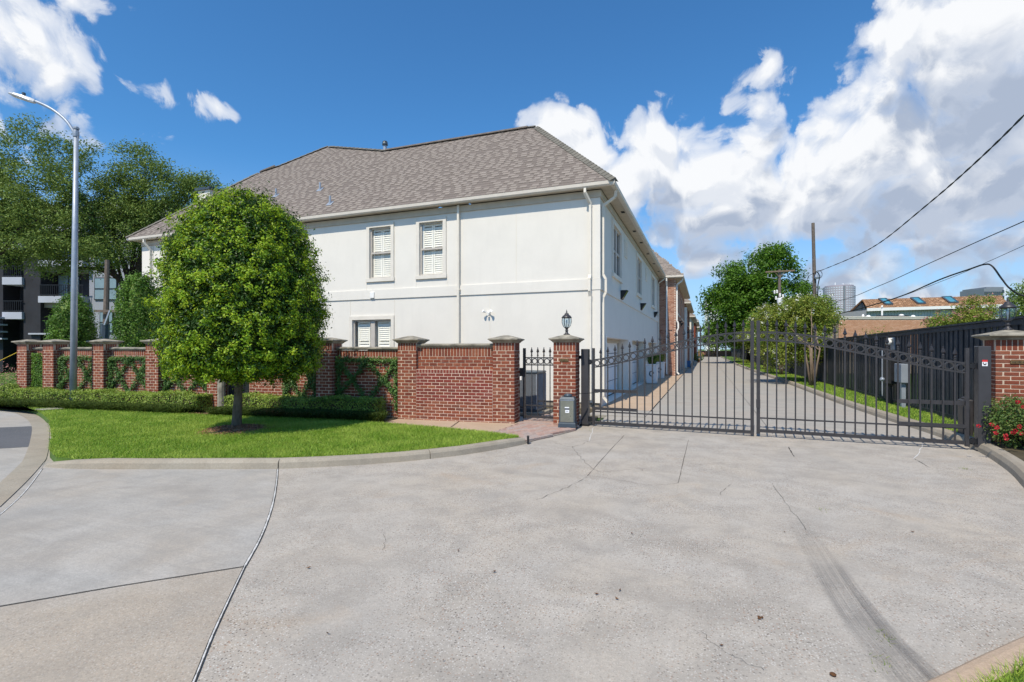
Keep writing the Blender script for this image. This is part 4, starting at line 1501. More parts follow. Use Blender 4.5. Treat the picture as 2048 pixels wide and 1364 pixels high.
# garage doors
for (a0, a1, z0, z1) in sholes[3:]:
    d = MB().box(HX1 - .50, a0, .03, HX1 - .47, a1, z1).build('garage_door', M['operator'], house)
    for i in range(4):
        zz = .04 + i * .52
        MB().bbox(HX1 - .469, a0 + .05, zz, HX1 - .440, a1 - .05, zz + .495, .010).build('door_panel', M['garage'], d)
    MB().box(HX1 - .438, a0 + .002, 1.98, HX1 - .36, a1 - .002, z1 - .002).box(HX1 - .438, a0 + .002, .05, HX1 - .38, a0 + .10, 1.979).box(HX1 - .438, a1 - .10, .05, HX1 - .38, a1 - .002, 1.979).build('header', M['soffit'], d)
MB().tube([(HX1 + .03, 15.62, .15), (HX1 + .03, 15.62, 2.2)], .02, 6).build('conduit', M['white'], house)
# gutters, soffit, downspouts
EY, EX, EZ = HY0 - .36, HX1 + .50, 6.44


def gutter(a, b, nrm_, nm='gutter'):
    pr = [(0, 0), (.085, 0), (.12, .035), (.13, .125), (.118, .125), (.108, .045), (.0, .02)]
    mb = MB()
    n = len(pr)
    for P in (a, b):
        mb.v += [(P[0] + nrm_[0] * o_, P[1] + nrm_[1] * o_, P[2] + z) for o_, z in pr]
    mb.f += [tuple(range(n)), tuple(range(n, 2 * n))[::-1]] + [(j, j + n, (j + 1) % n + n, (j + 1) % n) for j in range(n)]
    return mb.build(nm, M['gutter'], house)


gutter((HX0 - .49, EY + .128, EZ), (EX + .0, EY + .128, EZ), (0, -1))
gutter((EX - .128, EY + .02, EZ - .001), (EX - .128, HY1 + .35, EZ - .001), (1, 0))
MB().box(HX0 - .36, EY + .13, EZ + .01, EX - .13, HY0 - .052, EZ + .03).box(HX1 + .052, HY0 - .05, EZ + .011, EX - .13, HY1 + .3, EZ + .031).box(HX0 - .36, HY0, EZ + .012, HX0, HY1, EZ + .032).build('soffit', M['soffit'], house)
MB().box(HX0 - .36, EY + .129, EZ + .031, EX - .135, EY + .15, EZ + .13).box(EX - .15, EY + .16, EZ + .032, EX - .129, HY1 + .3, EZ + .13).build('fascia', M['trim'], house)
for y in (17.5, 20.5, 22.8, 25.6, 28.7, 31.6):
    MB().box(HX1 + .2, y - .12, EZ + .002, HX1 + .32, y + .12, EZ + .009).build('soffit_vent', M['dark'], house)


def spout(pts, nm='downspout', w_=.085):
    mb = MB()
    for p, q in zip(pts[:-1], pts[1:]):
        mb.bar(p, q, w_, w_ * .8)
    return mb.build(nm, M['trim'], house)


yf = HY0 - .08
spout([(-7.5, yf, EZ - .02), (-7.5, yf, .25)])
for z in (3.66, 1.2):
    MB().box(-7.56, yf - .045, z, -7.44, HY0 - .001, z + .04).build('strap', M['trim'], house)
spout([(-3.27, EY + .08, EZ + .02), (-3.27, EY + .07, EZ - .14), (-3.16, yf, EZ - .42), (-3.16, yf, 3.95), (-3.17, yf - .07, 3.8), (-3.17, yf - .07, 3.45), (-3.16, yf, 3.3), (-3.16, yf, .25)])
xs_ = HX1 + .06
spout([(EX - .06, 14.98, EZ), (EX - .09, 14.98, EZ - .2), (xs_, 15.0, EZ - .42), (xs_, 15.0, 3.98), (xs_ + .08, 15.0, 3.82), (xs_ + .08, 15.0, 3.44), (xs_, 15.0, 3.28), (xs_, 15.0, .32), (xs_ + .14, 15.0, .16)])
spout([(EX - .06, 34.1, EZ), (EX - .09, 34.1, EZ - .15), (xs_, 34.1, EZ - .4), (xs_, 34.1, .3)])
spout([(HX0 + .55, EY + .08, EZ + .02), (HX0 + .55, EY + .07, EZ - .14), (HX0 + .62, yf, EZ - .42), (HX0 + .62, yf, .3)])

# roof -------------------------------------------------------------
RZ = EZ + .125


def rf(x, y):                       # the front slope rises at 45 degrees
    return (x, y, RZ + (y - EY))


ridge = [(-19.57, 17.9), (-18.6, 18.2), (-17.6, 18.74), (-16.74, 19.18), (-14.8, 18.62), (-12.64, 17.95)]
dxr = 17.9 - EY
RX = EX - dxr
front = [(HX0 - .49, EY), (EX, EY), (RX, 17.9)] + ridge[::-1]
roof = MB().poly([rf(*p) for p in front]).build('roof', M['roof_base'], house)
pk = rf(RX, 17.9)
mb = MB()
mb.poly([(EX, EY, RZ), (EX, HY1 + .4, RZ), (RX, HY1 + .4 - dxr, pk[2]), pk])
mb.poly([(EX, HY1 + .4, RZ), (HX0 - .49, HY1 + .4, RZ), (RX, HY1 + .4 - dxr, pk[2])])
mb.poly([(HX0 - .49, EY, RZ), rf(-19.57, 17.9), (-19.57, HY1 - 4, RZ + dxr), (HX0 - .49, HY1 + .4, RZ)])
top = rf(-16.74, 19.18)
tb = (-16.74, 30, top[2])
l1, l2, r1 = rf(-19.57, 17.9), rf(-18.6, 18.2), rf(-12.64, 17.95)
mb.poly([l1, l2, top, tb, (-19.57, HY1 - 4, RZ + dxr)])
mb.poly([top, r1, (-12.64, 30, r1[2] - .1), tb])
mb.poly([r1, pk, (RX, HY1 + .4 - dxr, pk[2]), (-12.64, HY1 + .4 - dxr, r1[2])])
mb.build('rear_slope', M['roof_base'], house)
# shingles: every tab its own raised piece
fp = np.array([[p[0], (p[1] - EY) * math.sqrt(2)] for p in front])
tabs = []
CR, row = .150, 0
v_ = .02
U, Vv = Vector((1, 0, 0)), Vector((0, 1, 1)).normalized()
Nn = Vector((0, -1, 1)).normalized()
while v_ < fp[:, 1].max():
    u = HX0 - 1 + (.19 if row % 2 else 0) + random.uniform(0, .05)
    row += 1
    while u < EX:
        ln = random.choice((.18, .22, .26))
        if random.random() < .86:
            cpt = np.array([[u + .02, v_ + .01], [u + ln - .02, v_ + .01], [u + ln / 2, v_ + CR * .9]])
            if inside(cpt, fp).all():
                tabs.append((u, v_, ln))
        u += ln + random.choice((.09, .13, .17))
    v_ += CR
cam_p = Vector((0, 0, CAMH))


def tabpos(u, v, h):
    return Vector((u, EY, RZ)) + Vv * v + Nn * h


def tabmb(mb, u, v, ln, h=.016):
    q = [tabpos(u, v, h), tabpos(u + ln, v, h), tabpos(u + ln, v + CR * .97, .008), tabpos(u, v + CR * .97, .008)]
    lo = [tabpos(u, v, .0), tabpos(u + ln, v, .0)]
    k = [tuple(p) for p in q + lo]
    return mb.add(k, [(0, 1, 2, 3), (4, 5, 1, 0), (4, 0, 3), (1, 5, 2)])


def row_spans(v):
    xs_ = []
    for i in range(len(fp)):
        a, b = fp[i], fp[(i + 1) % len(fp)]
        if (a[1] > v) != (b[1] > v):
            xs_.append(a[0] + (v - a[1]) * (b[0] - a[0]) / (b[1] - a[1]))
    xs_.sort()
    return list(zip(xs_[::2], xs_[1::2]))


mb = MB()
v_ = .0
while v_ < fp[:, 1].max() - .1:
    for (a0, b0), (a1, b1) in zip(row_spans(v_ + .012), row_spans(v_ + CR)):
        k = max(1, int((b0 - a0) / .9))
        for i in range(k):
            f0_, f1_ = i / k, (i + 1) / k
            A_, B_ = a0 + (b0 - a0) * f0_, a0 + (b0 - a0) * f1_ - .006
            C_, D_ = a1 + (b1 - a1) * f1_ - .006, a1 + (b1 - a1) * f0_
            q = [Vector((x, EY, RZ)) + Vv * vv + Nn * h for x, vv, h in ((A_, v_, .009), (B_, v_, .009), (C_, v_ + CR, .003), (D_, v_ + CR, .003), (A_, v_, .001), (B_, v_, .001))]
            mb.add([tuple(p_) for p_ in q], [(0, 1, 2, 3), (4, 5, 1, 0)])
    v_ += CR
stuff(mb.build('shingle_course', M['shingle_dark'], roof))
tabs.sort(key=lambda t_: (tabpos(t_[0], t_[1], 0) - cam_p).length)
base_me = {}
for i, (u, v, ln) in enumerate(tabs[:280]):
    key = ln
    if key not in base_me:
        k = tabmb(MB(), 0, 0, ln)
        me = bpy.data.meshes.new('shingle')
        o0 = Vector((0, EY, RZ))
        me.from_pydata([tuple(Vector(p) - o0) for p in k.v], [], k.f)
        me.materials.append(M['shingle'])
        base_me[key] = me
    link('shingle', base_me[key], roof, tuple(Vector(tabpos(u, v, 0)) - wmat(roof).translation))
mb = MB()
for (u, v, ln) in tabs[280:]:
    tabmb(mb, u, v, ln)
stuff(mb.build('shingle', M['shingle'], roof))


def caps(a, b, nm, m, wd=.15, step=.16, sc=1.0, par=None):
    a, b = Vector(a), Vector(b)
    d = (b - a).normalized()
    sd = d.cross(Vector((0, 0, 1))).normalized()
    up = sd.cross(d)
    n = int((b - a).length / step)
    me = None
    for i in range(n):
        p = a + d * (i * step)
        q = p + d * (step * 1.35)
        v = []
        for c_, h in ((p, .035), (q, .015)):
            v += [tuple(c_ - sd * wd - up * (wd * .55 * sc) + up * (h - .0)), tuple(c_ + up * (h + .03)), tuple(c_ + sd * wd - up * (wd * .55 * sc) + up * h)]
        k = MB().add(v, [(0, 1, 4, 3), (1, 2, 5, 4), (0, 2, 1)])
        k.build(nm, m, par)


caps((EX, EY, RZ), pk, 'ridge_shingle', M['ridge'], .15, .19, 1, roof)
rr = MB()
caps(r1, pk, 'ridge_shingle', M['ridge'], .13, .30, .9, roof)
for a, b in ((r1, top), (l2, top), (l1, l2), ((HX0 - .49, EY, RZ), l1)):
    caps(a, b, 'ridge_shingle', M['ridge'], .12, .32, .8, roof)
# ridge vent: dark low strip along the ridge
for a, b in ((r1, pk), (l1, l2)):
    MB().bar((a[0] + .1, a[1] - .08, a[2] + .0), (b[0] - .3, b[1] - .08, b[2] + .0), .10, .05).build('ridge_vent', M['roof_base'], roof)
# roof vents
for px, py in ((552, 392), (640, 380), (660, 408)):
    r_ = ray(px, py)
    t_ = (EY - RZ + CAMH) / (r_[1] - r_[2])
    p = Vector((r_[0] * t_, r_[1] * t_, CAMH + r_[2] * t_))
    k = MB().add([tuple(p + U * sx * .12 + Vv * sv + Nn * .022) for sx, sv in ((-1, -.12), (1, -.12), (1, .14), (-1, .14))], [(0, 1, 2, 3)]).build('roof_vent', M['galv'], roof)
    MB().tube([tuple(p), tuple(p + Vector((0, 0, .30)))], .04, 8).build('pipe', M['galv'], k)
p = Vector(ONY(770, 297, 18.0))
k = MB().tube([tuple(p - Vector((0, 0, .3))), tuple(p + Vector((0, 0, .20)))], .075, 10).build('flue', M['galv'], roof)
MB().lathe([(.08, .12), (.12, .14), (.12, .20), (.10, .26), (.11, .27), (.08, .31)], tuple(p), 12).build('flue_cap', M['operator'], k)
ch_ = MB().box(-23.25, 17.55, 6, -22.45, 18.5, 9.50).build('chimney', M['stucco'], roof)
MB().box(-23.35, 17.45, 9.501, -22.35, 18.6, 9.62).build('chimney_cap', M['operator'], ch_)

# things fixed on the house
t = thing('flood_light', 'small white twin flood light high on the cream wall above the brick wall', 'flood light', (-6.45, HY0, 2.9))
MB().lathe([(.055, 0), (.055, .03)], (0, 0, 0), 12).build('plate', M['white'], t, True)
t.children[0].rotation_euler = (R(90), 0, 0)
for sx in (-1, 1):
    o = MB().lathe([(.02, -.06), (.03, 0), (.06, .08), (.062, .10), (.05, .098)], n=12).build('lamp_head', M['white'], t, True, True)
    o.scale = (.75, .75, .8)
    o.location = (sx * .10, -.11, .03)
    o.rotation_euler = (R(70), 0, R(35 * sx))
    MB().bar((0, -.02, 0), (sx * .10, -.11, .02), .02).build('arm', M['white'], t, True)
MB().lathe([(.03, 0), (.03, .06), (.01, .07)], (0, -.09, -.09), 10).build('sensor', M['white'], t, True)
tag(MB().bbox(-10.97, HY0 - .075, 3.53, -10.80, HY0 - .036, 3.74, .008).build('utility_box', M['white']), 'small white junction box on the storey band left of the downspout', 'junction box')
for i, (y, z, lab) in enumerate(((18.6, 3.72, 'dark wedge wall lamp nearest the house corner, above the first garage door'), (24.6, 3.76, 'dark wedge wall lamp between the other two on the garage side'), (31.3, 3.82, 'dark wedge wall lamp nearest the far end of the cream house'))):
    t = thing('wall_lamp', lab, 'wall lamp', (HX1 + .036, y, z), 0, 'wedge lamps on the garage side wall')
    v = [(0, -.17, .16), (0, .17, .16), (0, .17, -.16), (0, -.17, -.16), (.24, -.17, .16), (.24, .17, .16), (.05, .17, -.16), (.05, -.17, -.16)]
    MB().add(v, [(0, 3, 2, 1), (0, 1, 5, 4), (3, 7, 6, 2), (0, 4, 7, 3), (1, 2, 6, 5)]).build('shade', M['black'], t, True)
    MB().add([(.236, -.15, .14), (.236, .15, .14), (.055, .15, -.15), (.055, -.15, -.15)], [(0, 3, 2, 1)]).build('diffuser', M['glass_dark'], t, True)
for i, (px, py, lab) in enumerate(((1301, 768, 'white square planter of grassy fronds, nearer of the two by the garage'), (1323, 757, 'white square planter of grassy fronds, farther of the two by the garage'))):
    y = (26.2, 30.8)[i]
    x = HX1 + .40
    t = thing('planter', lab, 'planter', (x, y, .02), 0, 'white planters beside the garage doors')
    MB().lathe([(.20, 0), (.24, .03), (.27, .9), (.30, .92), (.30, .98), (.25, .98), (.24, .9)], n=4, sq=True).build('pot', M['pot'], t, True)
    MB().tube([(.1 * math.cos(a), -.275, .5 + .12 * math.sin(a)) for a in np.linspace(0, 5.4, 14)], .025, 6).build('moulding', M['operator'], t, True)
    n = 260
    P = []
    Vt, Fc = [], []
    for j in range(n):
        a, lean = random.uniform(0, 6.28), random.uniform(.1, .75)
        h = random.uniform(.35, .75)
        r0 = random.uniform(0, .15)
        dx, dy = math.cos(a), math.sin(a)
        pts = [Vector((x + dx * r0, y + dy * r0, .95)), Vector((x + dx * (r0 + lean * .35), y + dy * (r0 + lean * .35), .95 + h * .7)), Vector((x + dx * (r0 + lean), y + dy * (r0 + lean), .95 + h * (1 - lean * .6)))]
        sd = Vector((-dy, dx, 0)) * .014
        k = len(Vt)
        Vt += [tuple(pts[0] - sd), tuple(pts[0] + sd), tuple(pts[1] + sd), tuple(pts[1] - sd), tuple(pts[2])]
        Fc += [(k, k + 1, k + 2), (k, k + 2, k + 3), (k + 3, k + 2, k + 4)]
    rawmesh('fronds', Vt, Fc, M['frond'], t)['kind'] = 'stuff'
# ================================================================== HOUSES ALONG THE ALLEY
def ONX(px, py, x):
    r = ray(px, py)
    t = x / r[0]
    return (x, r[1] * t, CAMH + r[2] * t)


def brick_house(label, x1, y0, y1, zr, m_brick, garage, windows, lamps, wide=9.0, bricks=True, mort='mortar', trimm='trim', hip=True):
    t = thing('brick_house', label, 'house', (x1 - 2, y0, 0), 0, 'brick houses along the alley')
    x0 = x1 - wide
    g_ = lambda a, z, d: (x1 - d, a, z)
    holes = [(a, b, 0.0, 2.15) for a, b in garage] + [(a, b, 4.2, 5.8) for a, b in windows]
    wall_mb(y0, y1, 0, zr, holes, g_, .15).build('wall', M[mort], t)
    MB().box(x0, y0, 0, x1 - .001, y0 + .1, zr).build('wall', M[mort], t)
    if bricks:
        acc = MB()
        ch_, p_ = .0776, .203
        for k in range(int(zr / ch_)):
            z0, z1 = k * ch_ + .006, (k + 1) * ch_ - .005
            x = x1 + .012 - (p_ / 2 if k % 2 else 0)
            while x > x1 - 1.4:
                acc.box(x - p_ + .011, y0 - .010, z0, x, y0 + .02, z1)
                x -= p_
            y = y0 - .0 + (p_ / 2 if k % 2 else 0)
            while y < y1:
                a, b = y + .006, min(y + p_ - .005, y1)
                if not any(h[0] - .06 < (a + b) / 2 < h[1] + .06 and h[2] - .06 < (z0 + z1) / 2 < h[3] + .06 for h in holes):
                    acc.box(x1 - .02, a, z0, x1 + .010, b, z1)
                y += p_
        stuff(acc.build('brick', M[m_brick], t))
    for a, b in garage:
        d = MB().box(x1 - .18, a, 0, x1 - .15, b, 2.15).build('garage_door', M['garage'], t)
        for i in range(4):
            MB().bbox(x1 - .149, a + .05, .02 + i * .53, x1 - .125, b - .05, .53 + i * .53, .008).build('door_panel', M['garage'], d)
    for a, b in windows:
        wn = MB().box(x1 - .10, a, 4.2, x1 - .05, a + .09, 5.8).box(x1 - .10, b - .09, 4.2, x1 - .05, b, 5.8).box(x1 - .101, a + .09, 4.95, x1 - .045, b - .09, 5.05).box(x1 - .02, a - .1, 4.1, x1 + .06, b + .1, 4.199).build('window', M[trimm], t)
        MB().box(x1 - .13, a, 4.2, x1 - .11, b, 5.8).build('pane', M['glass_dark'], wn)
    for y, z in lamps:
        MB().add([(x1 + .012, y - .15, z + .15), (x1 + .012, y + .15, z + .15), (x1 + .012, y + .15, z - .15), (x1 + .012, y - .15, z - .15), (x1 + .25, y - .15, z + .15), (x1 + .25, y + .15, z + .15)],
                 [(0, 3, 2, 1), (0, 1, 5, 4), (3, 4, 5, 2), (0, 4, 3), (1, 2, 5)]).build('wall_lamp', M['black'], t)
    ex, ey0, ey1 = x1 + .5, y0 - .42, y1 + .1
    MB().box(x0, ey0 + .02, zr - .001, ex - .02, ey1, zr + .03).build('soffit', M['soffit'], t)
    MB().box(x0, ey0, zr + .031, ex, ey0 + .1, zr + .15).box(ex - .1, ey0 + .101, zr + .031, ex + .001, ey1, zr + .15).build('gutter', M['gutter'], t)
    zz = zr + .14
    h = 3.6
    rf_ = MB()
    a, b, c_, d_ = (ex, ey0, zz), (ex, ey1, zz), (ex - h, ey1 - (h if hip else 0), zz + h), (ex - h, ey0 + h, zz + h)
    rf_.poly([a, b, c_, d_]).poly([(x0, ey0, zz), a, d_, (x0, ey0 + h, zz + h)]).poly([d_, c_, (x0, ey1 - h, zz + h), (x0, ey0 + h, zz + h)]).poly([b, (x0, ey1, zz), (x0, ey1 - h, zz + h), c_])
    r_o = rf_.build('roof', M['roof_base'], t)
    mb = MB()
    for i in range(int(h * 1.41 / .15)):
        v_ = i * .15
        x = ex - v_ * .707
        while x > max(x0, ex - 4.5):
            ln = random.choice((.15, .2, .3))
            if random.random() < .6:
                y_, z_ = ey0 + v_ * .707, zz + v_ * .707
                mb.add([(x, y_ - .012, z_ + .014), (x - ln, y_ - .012, z_ + .014), (x - ln, y_ + .11, z_ + .125), (x, y_ + .11, z_ + .125), (x, y_, z_), (x - ln, y_, z_)], [(0, 3, 2, 1), (4, 0, 1, 5)])
            x -= ln + .05
    stuff(mb.build('shingle', M['shingle'], r_o))
    xf = x1 + .06
    return t, ex, ey0, zr


hs, ex, ey, zr = brick_house('pink tan brick house next to the cream house along the alley', -1.8, 34.42, 49.0, 6.36, 'brick_tan', mort='mortar_pale', garage= [(36.2, 38.9), (40.0, 42.7), (44.2, 46.6)], windows=[(36.0, 37.2), (38.4, 39.6), (42.6, 43.8), (45.2, 46.3)], lamps=[(38.1, 3.6), (41.2, 3.6)])
for pts in ([(-2.35, ey + .08, zr), (-2.35, ey + .1, zr - .2), (-2.35, 34.33, zr - .4), (-2.35, 34.33, .1)],
            [(ex - .06, 34.62, zr), (ex - .1, 34.62, zr - .15), (-1.73, 34.62, zr - .4), (-1.73, 34.62, 3.6), (-1.65, 34.62, 3.45), (-1.65, 34.62, 3.1), (-1.73, 34.62, 2.95), (-1.73, 34.62, .25), (-1.6, 34.62, .1)]):
    mb = MB()
    for p, q in zip(pts[:-1], pts[1:]):
        mb.bar(p, q, .10, .09)
    mb.build('downspout', M['white'], hs)
MB().box(-2.9, 34.36, 3.0, -2.0, 34.409, 3.3).build('brick_band', M['brick_tan'], hs)
h3, *_ = brick_house('dark brick house with white garage doors, third along the alley', -1.75, 50.2, 63.5, 6.0, 'brick', [(51.5, 54.1), (55.2, 57.8)], [(51.5, 53), (56, 57.4)], [(54.7, 3.4)])
MB().box(-1.8, 49.2, 0, -1.6, 50.0, 5.6).build('white_fin', M['white'], h3)
h4, *_ = brick_house('pale stucco house far along the alley', -1.6, 65, 79, 5.6, 'brick_tan', [(66.5, 69), (71, 74)], [(68, 69.5), (73, 74.5)], [(70, 3.4)], bricks=False, mort='stucco')
h5, *_ = brick_house('red brick house second from the far end of the alley', -1.4, 81, 96, 5.8, 'brick', [(83, 86), (88, 91)], [(84, 86), (90, 92)], [], bricks=False, mort='brick')
h6, *_ = brick_house('cream house at the far end of the alley', -1.5, 98, 120, 5.6, 'brick', [(100, 104), (108, 112)], [(102, 104), (110, 112)], [], bricks=False, mort='stucco')
p = G(1378, 741)
t = thing('recycling_bin', 'blue wheeled bin beside the alley garages', 'bin', (-1.5, 50.0, 0))
MB().lathe([(.18, .06), (.22, .60)], n=4, sq=True).build('body', M['blue_bin'], t, True)
MB().lathe([(.23, .601), (.23, .63), (.15, .66)], n=4, sq=True).build('lid', M['blue_bin'], t, True)
for sx in (-1, 1):
    o = MB().lathe([(.1, -.03), (.1, .03)], n=10).build('wheel', M['black'], t, True)
    o.location, o.rotation_euler = (sx * .2, .25, .1), (0, R(90), 0)
fw = thing('low_wall', 'low pinkish brick wall closing the far end of the alley', 'brick wall', (2, 124, 0))
MB().box(-2.5, 124, 0, 12, 124.3, 1.25).build('wall', M['brick_tan'], fw)
MB().box(-2.55, 123.95, 1.251, 12.05, 124.35, 1.35).build('coping', M['cap'], fw)

# ================================================================== FENCE
FX = 5.42
fz = lambda y: 2.46 - .0095 * min(y, 40)
fen = thing('board_fence', 'tall dark stained board fence along the right side of the alley', 'fence', (FX, 11.8, 0))
nb = 0
acc = MB()
y = 11.75
while y < 126:
    wd = random.uniform(.125, .15)
    z1 = fz(y) - .05 + random.uniform(-.006, .006)
    dx = -.022 if nb % 2 else .0
    if nb < 230:
        link('board', chmesh('board', (.018, round(wd, 2), round(z1 + .1, 1)), M['fence'], .003), fen, (dx + random.uniform(-.003, .003), y - 11.8, (z1 - .1) / 2), random.uniform(-.012, .012))
    else:
        acc.box(FX + dx - .009, y - wd / 2, -.1, FX + dx + .009, y + wd / 2, z1)
    nb += 1
    y += wd * (.86 if nb < 230 else .95)
stuff(acc.build('board', M['fence'], fen))
for a in np.arange(11.7, 126, 2.4):
    b = min(a + 2.4, 126)
    MB().bar((FX - .01, a + .004, fz(a) - .02), (FX - .01, b - .004, fz(b) - .02), .15, .04).build('cap_rail', M['fence'], fen)
    MB().bar((FX - .045, a + .004, fz(a) - .10), (FX - .045, b - .004, fz(b) - .10), .022, .10).build('trim_board', M['fence'], fen)
    MB().bar((FX - .04, a + .004, .08), (FX - .04, b - .004, .08), .025, .26).build('kick_board', M['fence'], fen)
MB().box(5.3, 11.62, 0, 16, 11.68, 2.3).build('return_panel', M['fence'], fen)

# equipment standing against the fence
p = ONX(1783, 685, FX - .08)
t = thing('security_camera', 'white security camera on a grey plate near the fence top', 'security camera', p)
MB().box(.02, -.16, -.22, .05, .16, .16).build('back_plate', M['siding'], t, True)
MB().lathe([(.05, 0), (.055, .02), (.05, .10)], (-.06, 0, .02), 10).build('mount', M['white'], t, True)
MB().box(-.09, -.04, .1, .02, .04, .14).build('mount', M['white'], t, True)
MB().lathe([(.085, -.02), (.09, -.07), (.07, -.13), (.03, -.155)], (-.09, -.06, .08), 12).build('dome', M['white'], t, True, True)
for (px0, py0, px1, py1, x, m_, nm, lab, cat) in ((1771, 716, 1789, 768, FX - .20, 'black', 'control_cabinet', 'black control cabinet on the fence below the camera', 'cabinet'),
                                                (1796, 727, 1810, 766, FX - .22, 'operator', 'electric_box', 'grey electric box on a post in front of the fence', 'electric box')):
    a, b = ONX(px0, py0, x), ONX(px1, py1, x)
    t = thing(nm, lab, cat, (x, (a[1] + b[1]) / 2, 0))
    y0_, y1_ = sorted((a[1], b[1]))
    MB().bbox(x - .09, y0_, b[2], x + .09, y1_, a[2], .01).build('cabinet', M['siding' if m_ == 'operator' else m_], t)
    if m_ == 'operator':
        MB().box(x - .05, y0_ + .1, -.05, x + .05, y0_ + .24, b[2]).build('post', M['galv'], t)
        MB().box(x - .10, y0_ + .25, a[2] - .12, x - .091, y0_ + .29, a[2] - .07).build('latch', M['black'], t)
    else:
        for k in range(4):
            MB().tube([(x - .02 - .03 * k, y0_ + .1 + .1 * k, b[2]), (x - .05 + .01 * k, y0_ + .15 + .1 * k, .6), (x - .03 - .02 * k, y0_ + .1 + .1 * k, -.05)], .03, 6).build('conduit', M['black'], t)
        MB().bar((x - .1, y1_ - .05, .3), (x - .1, y1_ - .05, 1.75), .03).build('conduit', M['galv'], t)
        o = MB().lathe([(.03, 0), (.06, .04), (.06, .10), (.03, .12)], n=12).build('lamp', M['galv'], t, True, True)
        o.location, o.rotation_euler = Vector(ONX(1768, 760, x - .15)) - t.location, (R(70), 0, R(-60))

# ================================================================== POLES AND CABLES
pb = Vector(AT(1632, 690, 35))
pt = Vector(AT(1626, 446, 35))
t = thing('utility_pole', 'tall brown wooden utility pole behind the dark fence', 'utility pole', (pb.x, pb.y, 0))
MB().tube([(pb.x + .1, pb.y, -.1), (pb.x, pb.y, 2), tuple(pt)], [.145, .135, .105], 10).build('pole', M['wood_pole'], t)
q = pb.lerp(pt, .55)
MB().tube([(q.x + .16, q.y - .1, q.z + .4), (q.x + .32, q.y - .1, q.z + .1), (q.x + .2, q.y - .1, q.z - .5), (q.x + .12, q.y - .1, 1.5)], .035, 6).build('conduit', M['cable'], t)
MB().tube([(q.x + .22 + .22 * math.cos(a), q.y - .18, q.z + .2 + .28 * math.sin(a)) for a in np.linspace(0, 6.2, 14)], .02, 5).build('cable_loop', M['cable'], t)
MB().lathe([(.12, 0), (.16, .1), (.10, .3)], (q.x + .1, q.y - .2, q.z - .1), 8).build('bracket', M['galv'], t)
c0, c1 = Vector(AT(1559, 690, 46)), Vector(AT(1559, 539, 46))
t = thing('power_pole', 'shorter power pole with wooden crossarm and white insulators above the white blossom tree', 'power pole', (c0.x, c0.y, 0))
MB().tube([(c0.x, c0.y, -.1), tuple(c1)], [.16, .12], 9).build('pole', M['wood_pole'], t)
a, b = Vector(AT(1531, 544, 45.8)), Vector(AT(1589, 541, 45.8))
MB().bar(a, b, .10, .13).build('crossarm', M['bark_pale'], t)
for f_ in (.3, .7):
    MB().bar(a.lerp(b, f_), (c1.x, c1.y - .1, c1.z - .75), .05).build('brace', M['bark_pale'], t)
for k, (px, py) in enumerate(((1549, 584), (1554, 583), (1560, 590), (1566, 592), (1552, 596), (1563, 598))):
    q = Vector(AT(px, py, 45.7))
    MB().lathe([(.05, 0), (.09, .03), (.05, .08), (.09, .12), (.05, .17), (.09, .21), (.04, .30)], tuple(q - Vector((0, 0, .15))), 8).build('insulator', M['white'], t)
MB().lathe([(.2, -.6), (.24, -.55), (.24, .25), (.2, .32)], tuple(Vector(AT(1560, 603, 45.6))), 10).build('transformer', M['pot'], t)
q = Vector(AT(1553, 557, 45.6))
MB().bar(q, q + Vector((-.75, 0, .15)), .05).bar(q + Vector((-.4, 0, .05)), q + Vector((-.4, 0, .4)), .05).bar(q + Vector((-.7, 0, .1)), q + Vector((-.7, 0, .45)), .05).build('fuse_switch', M['galv'], t)


def cable(name, label, pts, r_, k=12, tw=0.0):
    P = catmull(pts, k)
    mb = MB().tube(P, r_, 6)
    if tw:
        n = len(P)
        dense = catmull(P[::2], 6)
        mb = MB()
        for ph in (0, math.pi):
            mb.tube([(p[0] + tw * math.cos(i * .55 + ph), p[1], p[2] + tw * math.sin(i * .55 + ph)) for i, p in enumerate(dense)], r_, 5)
    o = mb.build(name, M['cable'])
    tag(o, label, 'cable', 'overhead cables')


cable('overhead_cable', 'thick twisted overhead cable rising from the tall pole to the upper right', [AT(1629, 546, 34.8), AT(1700, 517, 26), AT(1760, 485, 21), AT(1850, 413, 16), AT(1940, 335, 13), AT(2048, 230, 10.5), AT(2200, 60, 8)], .013, 10, .011)
cable('overhead_cable', 'overhead cable crossing above the orange roof to the right edge', [AT(1560, 618, 40), AT(1672, 603, 30), AT(1760, 571, 24), AT(1860, 526, 19), AT(1960, 481, 16), AT(2060, 437, 13.5), AT(2250, 350, 11)], .014)
cable('overhead_cable', 'thin wire just above the bent black cable', [AT(1660, 632, 32), AT(1780, 600, 26), AT(1900, 556, 21), AT(1970, 526, 18.5), AT(2050, 490, 16), AT(2250, 400, 12)], .009)
cable('service_cable', 'heavy black service cable bending down sharply behind the right lantern', [AT(1650, 634, 30), AT(1720, 617, 25), AT(1800, 593, 21), AT(1880, 559, 18), AT(1940, 538, 16.2), AT(1968, 529, 15.5), AT(1984, 532, 15.2), AT(2003, 557, 15), AT(2020, 577, 14.8), AT(2048, 592, 14.6), AT(2110, 596, 14)], .024, 8)
cable('overhead_cable', 'short slack wire from the tall pole down into the white blossom tree', [AT(1629, 546, 34.8), AT(1618, 552, 35.5), AT(1610, 565, 36.5), AT(1590, 578, 42)], .018)

# ================================================================== BUILDINGS BEYOND THE FENCE
def frame_at(d, px=1024):
    q = AT(px, CY, d)
    return (q[0], q[1], 0)


def LX(px, d):
    return (px - CX) / F * d


def LZ(py, d):
    return CAMH + (CY - py) / F * d


def local_thing(name, label, cat, d, group=None):
    return thing(name, label, cat, (-ST * d, CT * d, 0), TH, group)


